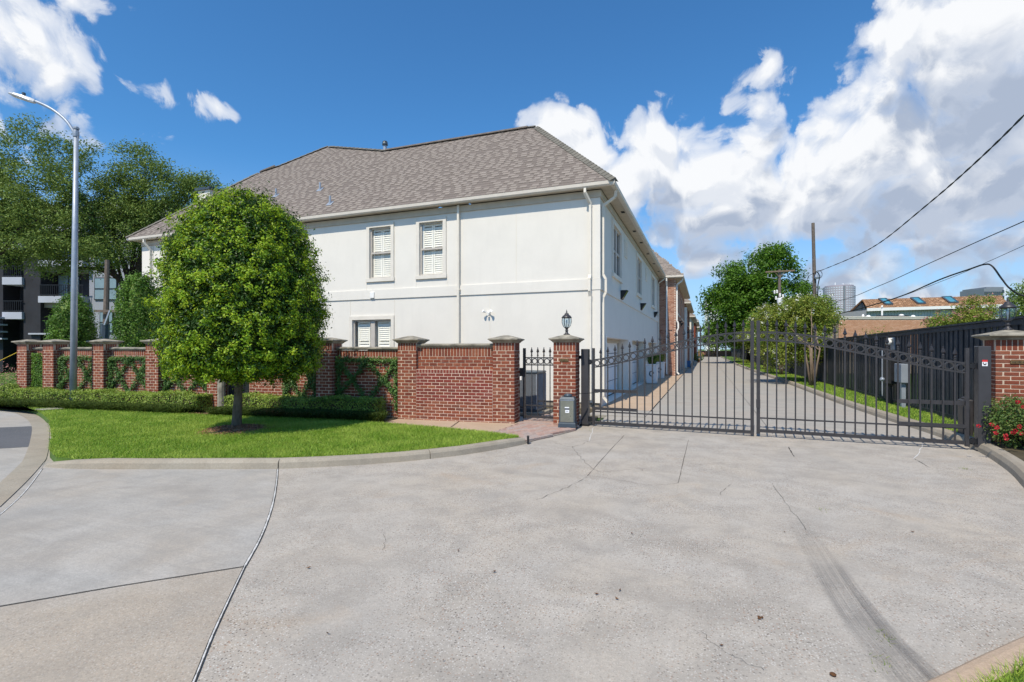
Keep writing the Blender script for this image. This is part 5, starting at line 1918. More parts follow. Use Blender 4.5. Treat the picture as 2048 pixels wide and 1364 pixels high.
d = 36.0
t = local_thing('flat_roofed_building', 'orange brick flat roofed building just over the dark fence', 'building', d)
x0, x1, zt = LX(1678, d), LX(1873, d), LZ(638, d)
MB().box(x0 + .03, 0.02, 0, x1 - .03, 9, zt).build('wall', M['mortar'], t, True)
acc = MB()
for k in range(int(zt / .085) + 1):
    if k * .085 < 1.3:
        continue
    z0 = k * .085
    x = x0 - (.11 if k % 2 else 0)
    while x < x1:
        a, b = max(x, x0), min(x + .21, x1)
        if b - a > .03 and z0 + .075 < zt:
            acc.box(a, 0, z0, b, .05, z0 + .073)
        x += .222
stuff(acc.build('brick', M['brick_orange'], t, True))
MB().box(x0 - .05, -.03, zt + .002, x1 + .05, 9.1, zt + .10).box(x0 - .08, -.06, zt + .102, x1 + .08, 9.2, zt + .18).build('roof_edge', M['gutter'], t, True)
for k, (px, py, s_) in enumerate(((1692, 629, .22), (1796, 628, .3), (1812, 627, .16), (1846, 628, .35), (1893, 628, .3), (1868, 629, .2), (1765, 629, .15))):
    MB().lathe([(s_ * .6, 0), (s_ * .6, .1), (s_ * .4, .2), (s_ * .2, .24)], (LX(px, d), 2 + k % 3, zt + .24), 8).build('roof_vent', M['white'], t, True)
MB().box(LX(1776, d), 1.0, zt + .24, LX(1840, d), 1.15, zt + .32).build('pipe_run', M['apt_dark'], t, True)
MB().tube([(LX(1795, d), 1.5, zt + .2), (LX(1795, d), 1.5, zt + .95), (LX(1793, d), 1.4, zt + 1.05)], .06, 6).build('vent_pipe', M['white'], t, True)

d = 50.0
t = local_thing('skylight_house', 'grey sided house with orange tan roof and three teal skylights', 'house', d)
ex0, ex1, ez = LX(1735, d), LX(2012, d), LZ(617, d)
rx0, rx1, rzz = LX(1724, d + 3.2) * 1.0, LX(2002, d + 3.2), LZ(599, d + 3.2)
e1z = LZ(612, d)
MB().box(ex0 + .2, .45, 0, ex1 - .3, 8, ez - .12).build('wall', M['siding_pale'], t, True)
mb = MB()
x = ex0 + .3
while x < ex1 - .4:
    mb.box(x, .42, 1.0, x + .05, .449, ez - .15)
    x += .3
mb.build('batten', M['siding_pale'], t, True)['kind'] = 'stuff'
A, B, C_, D_ = Vector((ex0, 0, ez)), Vector((ex1 + .3, 0, LZ(609, d))), Vector((rx1, 3.2, LZ(591, d + 3.2))), Vector((rx0, 3.2, rzz))
rfo = MB().poly([A, B, C_, D_]).poly([D_, C_, C_ + Vector((.5, 4, -2.2)), D_ + Vector((0, 4, -2.2))]).poly([B, B + Vector((1.5, 7, 0)), C_ + Vector((.5, 4, -2.2)), C_]).build('roof', M['shingle_tan'], t, True)
mb = MB()
rows = 15
for i in range(rows):
    f0_, f1_ = i / rows, (i + 1.1) / rows
    l0, r0 = A.lerp(D_, f0_), B.lerp(C_, f0_)
    l1_, r1_ = A.lerp(D_, min(f1_, 1)), B.lerp(C_, min(f1_, 1))
    k = 70
    for j in range(k):
        if random.random() < .75:
            u0, u1 = (j + .04) / k, (j + random.uniform(.7, .96)) / k
            q = [l0.lerp(r0, u0), l0.lerp(r0, u1), l1_.lerp(r1_, u1), l1_.lerp(r1_, u0)]
            up = Vector((0, -.03, .05))
            q = [tuple(q[0] + up), tuple(q[1] + up), tuple(q[2] + up * .3), tuple(q[3] + up * .3), tuple(q[0]), tuple(q[1])]
            mb.add(q, [(0, 1, 2, 3), (4, 5, 1, 0)])
stuff(mb.build('shingle', M['shingle_tan'], rfo, True))
MB().bar(A + Vector((-.1, -.06, -.12)), B + Vector((.1, -.06, -.12)), .08, .30).build('fascia', M['white'], t, True)
MB().poly([A + Vector((.1, .3, -.2)), D_ + Vector((.15, .2, -.25)), D_ + Vector((.2, 4, -2.4)), A + Vector((.1, 7, -.2)), (ex0 + .15, 7, 0), (ex0 + .15, .3, 0)]).build('gable', M['operator'], t, True)
for k, (u0, u1) in enumerate(((.115, .165), (.345, .398), (.57, .63))):
    v0, v1 = .30, .93
    nn = Vector((0, -.6, .8))
    l0, r0, l1_, r1_ = A.lerp(D_, v0), B.lerp(C_, v0), A.lerp(D_, v1), B.lerp(C_, v1)
    sh_ = .022
    q = [l0.lerp(r0, u0 + sh_), l0.lerp(r0, u1 + sh_), l1_.lerp(r1_, u1), l1_.lerp(r1_, u0)]
    fr = MB()
    for i in range(4):
        fr.bar(q[i] + nn * .1, q[(i + 1) % 4] + nn * .1, .14, .16)
    o = fr.build('skylight', M['operator'], rfo, True)
    MB().poly([p_ + nn * .14 for p_ in q]).build('pane', M['glass_blue'], o, True)

d = 620.0
t = local_thing('tower', 'distant round mauve office tower with rows of pale windows', 'tower', d)
xc, rr_, zt = (LX(1668, d) + LX(1724.5, d)) / 2, (LX(1724.5, d) - LX(1668, d)) / 2, LZ(571, d)
MB().lathe([(rr_, 0), (rr_, zt), (rr_ * .9, zt), (rr_ * .9, zt + 1.5)], (xc, rr_, 0), 40).build('shaft', M['tower'], t, True)
mb = MB()
for r_ in range(26):
    z = zt - 2.6 - r_ * 2.85
    if z < 8:
        break
    for k in range(20):
        a = math.pi + (k + .5) / 20 * math.pi
        a0, a1 = a - .05, a + .05
        R2 = rr_ + .12
        mb.poly([(xc + R2 * math.cos(a0), rr_ + R2 * math.sin(a0), z), (xc + R2 * math.cos(a1), rr_ + R2 * math.sin(a1), z), (xc + R2 * math.cos(a1), rr_ + R2 * math.sin(a1), z + 1.5), (xc + R2 * math.cos(a0), rr_ + R2 * math.sin(a0), z + 1.5)])
mb.build('window', M['tower_glass'], t, True)['kind'] = 'stuff'
px_ = LX(1689, d)
MB().box(px_ - .9, -1.0 + rr_ - math.sqrt(max(rr_ ** 2 - (px_ - xc) ** 2, 0)), 0, px_ + .9, rr_, zt).build('recess_band', M['office'], t, True)
for px, h in ((1681, 5), (1697, 4), (1707, 3), (1712, 4)):
    MB().box(LX(px, d) - .5, 10, zt, LX(px, d) + .5, 11, zt + h).build('mast', M['pot'], t, True)

d = 260.0
t = local_thing('office_block', 'dark grey office block with window bands at the right edge', 'office building', d)
for (pa, pb_, py, dep) in ((1968, 2004, 577, 0), (1994, 2030, 571, 6)):
    x0, x1, zt = LX(pa, d), LX(pb_, d), LZ(py, d)
    MB().box(x0, dep, 0, x1, dep + 14, zt).build('block', M['office'], t, True)
    for r_ in range(7):
        z = zt - 3.2 - r_ * 3.1
        if z < 4:
            break
        k = 9
        for j in range(k):
            a = x0 + (x1 - x0) * (j + .15) / k if dep == 0 else x0 + 4 + (x1 - x0 - 4) * (j + .15) / k
            MB().box(a, dep - .15, z, a + (x1 - x0) / k * .7, dep - .02, z + 1.6).build('window', M['glass_dark'], t, True)

# pale tower glimpsed past the big tree
d = 170.0
t = local_thing('high_rise', 'cream high rise glimpsed behind the left edge of the tall green tree', 'building', d)
x0, x1 = LX(1411.5, d), LX(1440, d)
MB().box(x0, 0, 0, x1, 1.2, LZ(600, d)).build('block', M['white'], t, True)
for r_ in range(6):
    MB().box(x0 + .5, -.15, LZ(612 + r_ * 11, d) - 1.0, x0 + 1.4, -.02, LZ(612 + r_ * 11, d)).build('window', M['glass_dark'], t, True)

# white shed seen through the white blossom tree and through the gate rings
d = 42.0
t = local_thing('white_shed', 'white shed half hidden behind the white blossom tree', 'shed', d)
MB().box(LX(1630, d), 0, 0, LX(1668, d), 3, LZ(668, d)).build('wall', M['white'], t, True)
MB().poly([(LX(1626, d), -.3, LZ(669, d)), (LX(1672, d), -.3, LZ(669, d)), (LX(1668, d), 3.2, LZ(658, d)), (LX(1630, d), 3.2, LZ(658, d))]).build('roof', M['galv'], t, True)

# ================================================================== APARTMENTS ON THE LEFT
d = 38.0
t = local_thing('apartment_building', 'black and grey apartment building with balconies behind the oaks', 'apartment building', d)
bx_ = lambda pa, pb_, py0, py1, y0, y1: MB().box(LX(pa, d), y0, max(LZ(py1, d), 0), LX(pb_, d), y1, LZ(py0, d))
bx_(-150, 165, 400, 800, 1.6, 9).build('wall', M['apt_dark'], t, True)
bx_(42, 76, 400, 800, .2, 1.599).build('wall_pier', M['apt_dark'], t, True)
bx_(165.2, 330, 400, 800, .6, 9).build('wall', M['apt_grey'], t, True)
bx_(-150, -2, 400, 800, .3, 1.599).build('wall_pier', M['apt_dark'], t, True)
for (pa, pb_, ya, yb) in ((4, 43.5, 554, 569), (4, 43.5, 624, 638), (76, 165, 592, 605), (4, 43.5, 484, 498), (76, 165, 520, 533), (76, 165, 448, 461)):
    bal = bx_(pa, pb_, ya, yb, 0, 1.598).build('balcony', M['apt_white'], t, True)
    if pa > 50:
        bx_(pa, pb_, yb + .3, yb + 9, .5, 1.597).build('soffit', M['apt_soffit'], bal, True)
    rl = MB()
    zb, zt = LZ(ya, d), LZ(ya - 23, d)
    rl.box(LX(pa, d), .05, zt - .05, LX(pb_, d), .10, zt).box(LX(pa, d), .05, zb + .08, LX(pb_, d), .10, zb + .12)
    rl.build('rail', M['black'], bal, True)
    x = LX(pa, d) + .06
    while x < LX(pb_, d):
        MB().box(x, .06, zb + .12, x + .03, .09, zt - .05).build('baluster', M['black'], bal, True)
        x += .16
bx_(56, 165, 666, 669, .0, 1.597).build('ledge', M['apt_white'], t, True)
for (pa, pb_, ya, yb, m_) in ((81, 101, 545, 592, 'blind'), (104, 123, 548, 592, 'blind'), (78, 100, 622, 666, 'blind'), (81, 123, 475, 519, 'blind'), (10, 38, 580, 622, 'glass_dark'), (10, 38, 510, 552, 'glass_dark'), (10, 38, 645, 690, 'glass_dark')):
    wn = bx_(pa - 2, pb_ + 2, ya - 2, yb, 1.55, 1.598).build('window', M['black'], t, True)
    bx_(pa, pb_, ya, yb - .5, 1.50, 1.549).build('pane', M[m_], wn, True)
for (pa, pb_, ya, yb) in ((179, 222, 555, 597), (190, 214, 624, 664), (179, 222, 485, 527), (258, 290, 555, 597)):
    wn = bx_(pa - 2, pb_ + 2, ya - 2, yb + 2, .52, .599).build('window', M['black'], t, True)
    am = (pa + pb_) / 2
    bx_(pa, am - .8, ya, yb, .48, .519).build('pane', M['blind'], wn, True)
    bx_(am + .8, pb_, ya, yb, .48, .519).build('pane', M['blind'], wn, True)
    bx_(pa, pb_, (ya + yb) / 2 - 1, (ya + yb) / 2 + 1, .45, .479).build('sash_bar', M['black'], wn, True)
bx_(220, 223.5, 556, 668, .50, .598).build('downspout', M['black'], t, True)
bx_(165.5, 330, 677, 680, .4, .598).build('ledge', M['apt_dark'], t, True)
for k in range(4):
    bx_(-30, 9, 634 + k * 14, 637 + k * 14, -.8 + k * .2, .25).build('stair_tread', M['apt_white'], t, True)

# brown power pole with crossarm in front of the apartments
q0 = Vector(AT(211, 700, 27))
t = thing('power_pole', 'brown power pole with crossarm between the two clipped shrubs', 'power pole', (q0.x, q0.y, 0))
MB().tube([(q0.x, q0.y, 0), tuple(AT(212, 640, 27)), tuple(AT(215, 520, 27))], [.16, .14, .11], 9).build('pole', M['wood_pole'], t)
MB().tube([tuple(AT(208, 690, 26.8)), tuple(AT(210, 648, 26.8))], .22, 10).build('transformer', M['operator'], t)
MB().bar(AT(190, 622, 26.7), AT(236, 622, 26.7), .10, .12).build('crossarm', M['wood_pole'], t)
MB().bar(AT(209, 650, 26.6), AT(220, 621, 26.6), .07).build('brace', M['galv'], t)
cable('guy_wire', 'pale guy wire slanting across the apartment balconies', [AT(108, 593, 28), AT(140, 571, 27.5), AT(172, 548, 27)], .016)
o = MB().tube([AT(-8, 725, 18), AT(34, 705, 18.6)], .014, 7).build('guy_wire_guard', M['yellow'])
tag(o, 'slanted yellow guy wire guard left of the garden wall', 'wire guard')

# ================================================================== STREET LAMP
b0 = Vector((*AT(146, 800, 14.45)[:2], .11))
dl = (b0.x * -ST + b0.y * CT)
t = thing('street_lamp', 'tall galvanised street lamp with curved arm beside the garden wall', 'street lamp', b0)
tp = Vector(AT(152.5, 258, dl))
MB().tube([tuple(b0 - Vector((0, 0, .1))), tuple(b0.lerp(tp, .5)), tuple(tp)], [.088, .074, .055], 14).build('pole', M['galv'], t, False, True)
MB().lathe([(.072, -.01), (.075, .04), (.05, .07), (.01, .08)], tuple(tp), 12).build('pole_cap', M['galv'], t)
MB().lathe([(.17, -.02), (.17, .03), (.12, .06)], tuple(b0), 12).build('base_plate', M['galv'], t)
arm = [AT(151, 270, dl), AT(137, 247, dl), AT(120, 230, dl), AT(98, 215, dl), AT(72, 203, dl), AT(62, 200, dl)]
MB().tube(catmull(arm, 6), [.040] * 25 + [.03] * 6, 9).build('arm', M['galv'], t, False, True)
MB().lathe([(.075, -.08), (.08, 0), (.075, .08)], AT(152, 268, dl), 10).build('arm_bracket', M['galv'], t)
ha, hb = Vector(AT(70, 203, dl)), Vector(AT(19, 187, dl))
dv = (hb - ha).normalized()
sd = dv.cross(Vector((0, 0, 1))).normalized()
up = sd.cross(dv)
mb = MB()
prof = [(0, .045, .05), (.12, .07, .06), (.45, .13, .055), (.72, .14, .045), (.92, .10, .03), (1.0, .04, .012)]
Lh = (hb - ha).length
for f_, wd, th in prof:
    c_ = ha + dv * (Lh * f_)
    for sx, sz in ((-1, -.2), (-.75, 1), (.75, 1), (1, -.2), (.8, -1), (-.8, -1)):
        mb.v.append(tuple(c_ + sd * wd * sx + up * th * sz))
for i in range(len(prof) - 1):
    for j in range(6):
        mb.f.append((i * 6 + j, i * 6 + (j + 1) % 6, (i + 1) * 6 + (j + 1) % 6, (i + 1) * 6 + j))
mb.f += [tuple(range(6))[::-1], tuple(range(30, 36))]
hd = mb.build('lamp_head', M['alu'], t)
c_ = ha + dv * (Lh * .62)
MB().poly([tuple(c_ + dv * a * .16 + sd * b * .085 - up * .054) for a, b in ((-1, -1), (1, -1), (1, 1), (-1, 1))]).build('led_panel', M['white'], hd)
MB().lathe([(.045, 0), (.045, .09), (.035, .10)], tuple(ha + dv * (Lh * .46) + up * .05), 10).build('photocell', M['operator'], hd)
# ================================================================== VEGETATION
def clip_crown(name, m, parent, c0, prof, n, size, lump=.12, ncl=900, clr=.2, depth=.14, asp=.5, jit=.7):
    """clipped crown: surface of revolution with lumpy shoots; prof = [(radius, z)]"""
    zs = np.array([p[1] for p in prof])
    rs = np.array([p[0] for p in prof])
    seg = np.hypot(np.diff(zs), np.diff(rs)) * (rs[:-1] + rs[1:]) / 2
    cum = np.concatenate([[0], np.cumsum(seg)]) / seg.sum()
    u = RNG.random(ncl)
    k = np.clip(np.searchsorted(cum, u) - 1, 0, len(seg) - 1)
    f = (u - cum[k]) / np.maximum(cum[k + 1] - cum[k], 1e-6)
    r_ = rs[k] + (rs[k + 1] - rs[k]) * f
    z = zs[k] + (zs[k + 1] - zs[k]) * f
    dr, dz = (rs[k + 1] - rs[k]), (zs[k + 1] - zs[k])
    a = RNG.uniform(0, 2 * math.pi, ncl)
    ln = np.hypot(dr, dz) + 1e-9
    N = np.stack([np.cos(a) * dz / ln, np.sin(a) * dz / ln, -dr / ln], 1)
    C = np.stack([np.cos(a) * r_, np.sin(a) * r_, z], 1) + N * (RNG.normal(0, lump * .5, (ncl, 1)) - lump * .3)
    per = n // ncl
    idx = np.repeat(np.arange(ncl), per)
    P = C[idx] + RNG.normal(0, clr * .5, (len(idx), 3)) - N[idx] * np.abs(RNG.normal(0, depth, (len(idx), 1)))
    Nl = N[idx] + nrm(P - C[idx]) * .6 + np.array([0, 0, .35])
    return leaves(name, m, parent, P + np.array(c0), Nl, size, asp, jit)


def core(parent, c0, prof, k=.8):
    """dark twiggy middle of a dense crown, so that light does not fall straight through it"""
    mb = MB()
    pr = [(r_ * k, z) for r_, z in prof]
    zc = sum(z for _, z in pr) / len(pr)
    pr = [(max(r_, .01), zc + (z - zc) * .92) for r_, z in pr]
    mb.lathe(pr, c0, 22)
    V = []
    for v in mb.v:
        V.append(tuple(x + random.uniform(-.07, .07) for x in v))
    mb.v = V
    o = mb.build('inner_foliage', M['leaf_oak'], parent)
    return stuff(o)


# the clipped round tree on the lawn
tb = Vector((*G(472, 858, .14)[:2], .11))
dT = tb.x * -ST + tb.y * CT
cc = Vector(AT(490, 600, dT))
t = thing('round_tree', 'bushy round clipped tree standing alone on the front lawn', 'tree', tb)
k = F / dT
Rr = lambda wpx: wpx / k * .872
Zz = lambda py: CAMH + (CY - py) / k
prof = [(.25, Zz(748)), (Rr(138), Zz(744)), (Rr(158), Zz(718)), (Rr(163), Zz(670)), (Rr(166), Zz(620)), (Rr(163), Zz(570)), (Rr(153), Zz(522)), (Rr(132), Zz(472)), (Rr(102), Zz(432)), (Rr(62), Zz(404)), (Rr(28), Zz(395)), (.02, Zz(392))]
c0 = (cc.x, cc.y, 0)
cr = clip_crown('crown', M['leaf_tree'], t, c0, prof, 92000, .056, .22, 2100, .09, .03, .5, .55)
clip_crown('inner_shade_leaves', M['leaf_tree_shade'], t, c0, [(r_ * .96, z) for r_, z in prof], 76000, .062, .16, 1900, .2, .14, .5, .8)['kind'] = 'stuff'  # inner leaf layer, coloured dark like the shaded gaps between the shoots
core(t, c0, prof, .7)
MB().tube([tuple(tb - Vector((0, 0, .05))), tuple(tb + Vector((.015, 0, .10))), tuple(tb + Vector((.05, .0, .6))), tuple(tb + Vector((.10, .01, 1.25))), (cc.x, cc.y, 1.9), (cc.x, cc.y, 3.2)], [.135, .095, .078, .070, .068, .045], 14).build('trunk', M['bark'], t, False, True)
for a in np.linspace(0, 5.6, 6):
    MB().tube([(cc.x, cc.y, 1.3 + .1 * math.sin(a * 3)), (cc.x + .6 * math.cos(a), cc.y + .6 * math.sin(a), 1.75), (cc.x + 1.1 * math.cos(a), cc.y + 1.1 * math.sin(a), 2.6)], [.05, .035, .015], 7).build('branch', M['bark'], t)
P_ = np.c_[RNG.normal(tb.x + .05, .34, 1500), RNG.normal(tb.y - .05, .32, 1500)]
rr_ = np.hypot(P_[:, 0] - tb.x, P_[:, 1] - tb.y)
P_ = np.c_[P_, .125 + .11 * np.clip(1 - rr_ / .75, 0, 1)]
P_ = P_[rr_ < .82]
mu = leaves('mulch', M['mulch'], None, P_, np.tile([0, 0, 1.0], (len(P_), 1)), .09, .16, .35, .1)
stuff(mu)
mb = MB()
mb.lathe([(.72, 0), (.45, .05), (.15, .10), (.02, .11)], (tb.x + .03, tb.y - .03, .105), 20)
struct('mulch_ring', mb, M['mulch'])
P_ = np.c_[RNG.uniform(7.0, 8.6, 500), RNG.uniform(-1.15, -.75, 500)]
P_ = np.array([WP(a, b, .115) for a, b in P_])
stuff(leaves('mulch', M['mulch'], None, P_, np.tile([0, 0, 1.0], (len(P_), 1)), .08, .2, .4, .1))

# clipped columns behind the wall
for (px, wpx, ptop, dd, lab) in ((146, 43, 588, 18.0, 'clipped dome shaped shrub behind the wall, beside the street lamp pole'), (277, 46, 545, 17.2, 'taller clipped shrub behind the wall at the house corner')):
    q = AT(px, 700, dd)
    k = F / dd
    ht = CAMH + (CY - ptop) / k
    t = thing('clipped_shrub', lab, 'shrub', (q[0], q[1], 0), 0, 'clipped shrubs behind the garden wall')
    r_ = wpx / k * .86
    pr = [(.1, .35), (r_ * .9, .5), (r_, 1.2), (r_ * 1.02, ht * .5), (r_ * .95, ht * .72), (r_ * .75, ht * .87), (r_ * .4, ht * .97), (.02, ht)]
    clip_crown('foliage', M['leaf_shrub'], t, (q[0], q[1], 0), pr, 26000, .075, .07, 900, .13, .09)
    core(t, (q[0], q[1], 0), pr, .72)
    MB().tube([(q[0], q[1], -.02), (q[0], q[1], 1.2)], .06, 7).build('trunk', M['bark'], t)


def box_leaves(name, m, parent, s0, s1, n0, n1, z0, z1, n, size, rough=.04, asp=.5, up=.5):
    """leaves over the front, top and ends of a clipped hedge running along the wall"""
    A = [(s1 - s0) * (z1 - z0), (s1 - s0) * (n1 - n0), (n1 - n0) * (z1 - z0) * 2]
    w_ = np.array(A) / sum(A)
    c_ = RNG.choice(3, n, p=w_)
    s_ = RNG.uniform(s0, s1, n)
    nn = RNG.uniform(n0, n1, n)
    z = RNG.uniform(z0, z1, n)
    nn = np.where(c_ == 0, n0, nn)
    z = np.where(c_ == 1, z1, z)
    s_ = np.where(c_ == 2, np.where(RNG.random(n) < .5, s0, s1), s_)
    wavy = .03 * np.sin(s_ * 2.3) + .025 * np.sin(s_ * 5.1 + 1) + .02 * np.sin(s_ * 11.7)
    nn = nn + RNG.normal(0, rough, n) + np.where(c_ == 0, wavy, 0)
    z = z + RNG.normal(0, rough * .7, n) + np.where(c_ == 1, wavy * .9, 0)
    N = np.where(c_[:, None] == 0, np.array([[0, -1, .3]]), np.where(c_[:, None] == 1, np.array([[0, -.2, 1.0]]), np.array([[1.0, 0, .3]])))
    u, v = np.array(WU), np.array(WV)
    P = np.array(WA) + s_[:, None] * u + nn[:, None] * v
    P[:, 2] = z
    Nw = N[:, :1] * u + N[:, 1:2] * v
    Nw[:, 2] = N[:, 2]
    return leaves(name, m, parent, P, Nw, size, asp, up)


for (s0, s1, lab) in ((.30, 7.25, 'long low clipped hedge along the wall from the street to the shaded post'), (8.15, 12.45, 'low clipped hedge along the wall right of the tree trunk')):
    t = thing('hedge', lab, 'hedge', WP((s0 + s1) / 2, -.3, .05), WT, 'low clipped hedges along the wall')
    stuff(box_leaves('foliage', M['leaf_hedge'], t, s0, s1, -.52, .02, .12, .52, int((s1 - s0) * 2300), .05, .035))
    mb = MB()
    L0, L1 = s0 + .08, s1 - .08
    v = [WP(L0, -.45, .05), WP(L1, -.45, .05), WP(L1, -.02, .05), WP(L0, -.02, .05), WP(L0, -.44, .47), WP(L1, -.44, .47), WP(L1, -.03, .47), WP(L0, -.03, .47)]
    mb.add(v, [(0, 1, 5, 4), (1, 2, 6, 5), (2, 3, 7, 6), (3, 0, 4, 7), (4, 5, 6, 7)])
    stuff(mb.build('twigs', M['soil'], t))
# strappy border plants in front of the hedge
for (s0, s1, lab) in ((.25, 7.35, 'band of dark strappy border grass at the foot of the long hedge'), (8.2, 12.75, 'band of dark strappy border grass in the tree shadow')):
    n = int((s1 - s0) * 1900)
    s_, nn = RNG.uniform(s0, s1, n), RNG.uniform(-1.02, -.58, n)
    P = np.array(WA) + s_[:, None] * np.array(WU) + nn[:, None] * np.array(WV)
    P[:, 2] = .07
    lean = RNG.normal(0, .09, (n, 2)) - np.array([[0, .05]])
    H = RNG.uniform(.16, .29, n)
    tip = P + np.c_[lean * 1.9, H * .75]
    mid = P + np.c_[lean * .7, H * .85]
    a = RNG.uniform(0, 6.28, n)
    sd = np.stack([np.cos(a), np.sin(a), np.zeros(n)], 1) * .009
    V = np.stack([P - sd, P + sd, mid + sd, mid - sd, tip], 1).reshape(-1, 3)
    b_ = (np.arange(n) * 5)[:, None]
    Fc = np.concatenate([b_ + [[0, 1, 2]], b_ + [[0, 2, 3]], b_ + [[3, 2, 4]]], 1).reshape(-1, 3)
    o = rawmesh('border_grass', V, Fc, M['leaf_mondo'])
    stuff(o, lab)


# vines trained on the wall panels
def vine(label, s0, s1, full=False, shade=1.0, nrec=.2, zt=1.52):
    t = thing('trained_vine', label, 'vine', WP((s0 + s1) / 2, nrec, .1), WT, 'vines trained on the garden wall')
    L = s1 - s0
    paths = []
    if not full:
        a, b = .07, L - .08
        lo, hi = .25, zt - .06
        m_ = (lo + hi) / 2
        paths = [[(a, lo), (a + .015, m_), (a, hi)], [(b, lo), (b - .015, m_), (b, hi)], [(a, hi), (L * .5, hi + .02), (b, hi)],
                 [(L * .5, hi), (L * .26, m_ + .12), (a, m_ - .25)], [(L * .5, hi), (L * .75, m_ + .12), (b, m_ - .25)],
                 [(b, hi), (L * .72, m_ + .08), (L * .42, lo + .02)], [(a, hi), (L * .28, m_ + .08), (L * .58, lo + .02)]]
    P, N = [], []
    if full:
        n = 2600
        x, z = RNG.uniform(.02, L - .02, n), RNG.uniform(.2, 1.62, n)
        q = np.array(WA) + (s0 + x)[:, None] * np.array(WU) + (nrec - .05 - RNG.random(n) * .05)[:, None] * np.array(WV)
        q[:, 2] = z
        N_ = np.tile(np.array([WV.x * -1, WV.y * -1, .35]), (n, 1))
        leaves('foliage', M['leaf_shrub'], t, q, N_, .05, .7, .35)['kind'] = 'stuff'
        return
    st_ = MB()
    for pth in paths:
        cp = catmull([(p[0], p[1], 0) for p in pth], 8)
        st_.tube([WP(s0 + p[0], nrec - .03, p[1]) for p in cp], .009, 5)
        ln = sum(math.dist(cp[i], cp[i + 1]) for i in range(len(cp) - 1))
        n = int(ln * 420)
        f_ = RNG.random(n) * (len(cp) - 1)
        i_ = f_.astype(int)
        cp = np.array(cp)
        xy = cp[i_] + (cp[np.minimum(i_ + 1, len(cp) - 1)] - cp[i_]) * (f_ - i_)[:, None]
        bulge = .038 + .018 * np.sin(f_ * 1.7 + s0 * 3)
        x = xy[:, 0] + RNG.normal(0, 1, n) * bulge
        z = xy[:, 1] + RNG.normal(0, 1, n) * bulge
        x = np.clip(x, .0, L)
        dn = np.abs(RNG.normal(0, .045, n)) + .025
        q = np.array(WA) + (s0 + x)[:, None] * np.array(WU) + (nrec - dn)[:, None] * np.array(WV)
        q[:, 2] = z
        P.append(q)
    P = np.concatenate(P)
    P = P[P[:, 2] < zt + .08]
    N = np.tile(np.array([-WV.x, -WV.y, .5]), (len(P), 1))
    leaves('foliage', M['leaf_ivy'], t, P, N, .055, .62, .55)['kind'] = 'stuff'
    st_.build('stem', M['bark_dark'], t)


vine('dense green vine curtain filling the narrow wall panel nearest the street', .19, .85, True)
vine('vine trellised in diamonds behind the street lamp pole', 1.32, 2.85)
vine('vine trellised in diamonds right of the street lamp pole', 3.32, 4.88)
vine('sparse trained vine at the left of the round tree crown', 5.36, 7.03)
vine('sparse trained vine below the right side of the round tree crown', 9.36, 10.47)
vine('vine lattice on the wall panel below the ground floor window', 10.96, 12.77)


# loose crowned trees ---------------------------------------------------
def loose_tree(name, label, base, blobs, ncl, per, lsize, m, mbark, tr, th, clr=.5, group=None, limbs=9, stems=None, flower=None, asp=.5, flat=.75):
    t = thing(name, label, 'tree', base, 0, group)
    C = []
    wts = np.array([b[3] ** 2 * b[4] for b in blobs])
    wts = wts / wts.sum()
    for bi, (x, y, z, rx, rz) in enumerate(blobs):
        n = max(3, int(ncl * wts[bi]))
        dq = sphere_dirs(n) * (RNG.random((n, 1)) ** .38)
        C.append(np.array([x, y, z]) + dq * np.array([rx, rx, rz]))
    C = np.concatenate(C)
    idx = np.repeat(np.arange(len(C)), per)
    off = RNG.normal(0, 1, (len(idx), 3)) * np.array([clr, clr, clr * flat])
    P = C[idx] + off * .55
    N = nrm(off) * .5 + np.array([0, 0, .8])
    leaves('crown', m, t, P, N, lsize, asp, .7)['kind'] = 'stuff'
    tr_ = MB()
    bz = Vector(base)
    top = Vector((blobs[0][0], blobs[0][1], th))
    if stems is None:
        tr_.tube([tuple(bz - Vector((0, 0, .1))), tuple(bz.lerp(top, .5) + Vector((.1, 0, 0))), tuple(top)], [tr * 1.25, tr, tr * .8], 10)
    else:
        for sx in stems:
            tr_.tube([tuple(bz + Vector((sx[0] * .2, sx[1] * .2, -.05))), tuple(bz + Vector((sx[0] * .6, sx[1] * .6, th * .55))), tuple(bz + Vector((sx[0], sx[1], th)))], [tr, tr * .75, tr * .5], 7)
    tr_.build('trunk', mbark, t, False, True)
    br = MB()
    order = RNG.permutation(len(C))[:limbs]
    for j in order:
        e = Vector(C[j])
        s_ = top if stems is None else bz + Vector((*stems[j % len(stems)][:2], th))
        mid = s_.lerp(e, .5) + Vector((0, 0, .15 * (e - s_).length))
        br.tube([tuple(s_ - Vector((0, 0, .1))), tuple(mid), tuple(e)], [tr * .5, tr * .28, tr * .08], 6)
    if limbs:
        br.build('branch', mbark, t)
    if flower:
        fm_, nf, fs = flower
        sel = RNG.integers(0, len(C), nf)
        out = C[sel] - np.array([blobs[0][0], blobs[0][1], blobs[0][2] - 1])
        Q = C[sel] + nrm(out) * clr * .75
        Q = np.repeat(Q, 9, 0) + RNG.normal(0, .07, (nf * 9, 3))
        leaves('blossom', fm_, t, Q, np.tile([0, 0, 1.0], (len(Q), 1)), fs, .8, 1.0)['kind'] = 'stuff'
    return t


def B(px, py, d, rpx, rzpx):
    q = AT(px, py, d)
    return (q[0], q[1], q[2], rpx * d / F, rzpx * d / F)


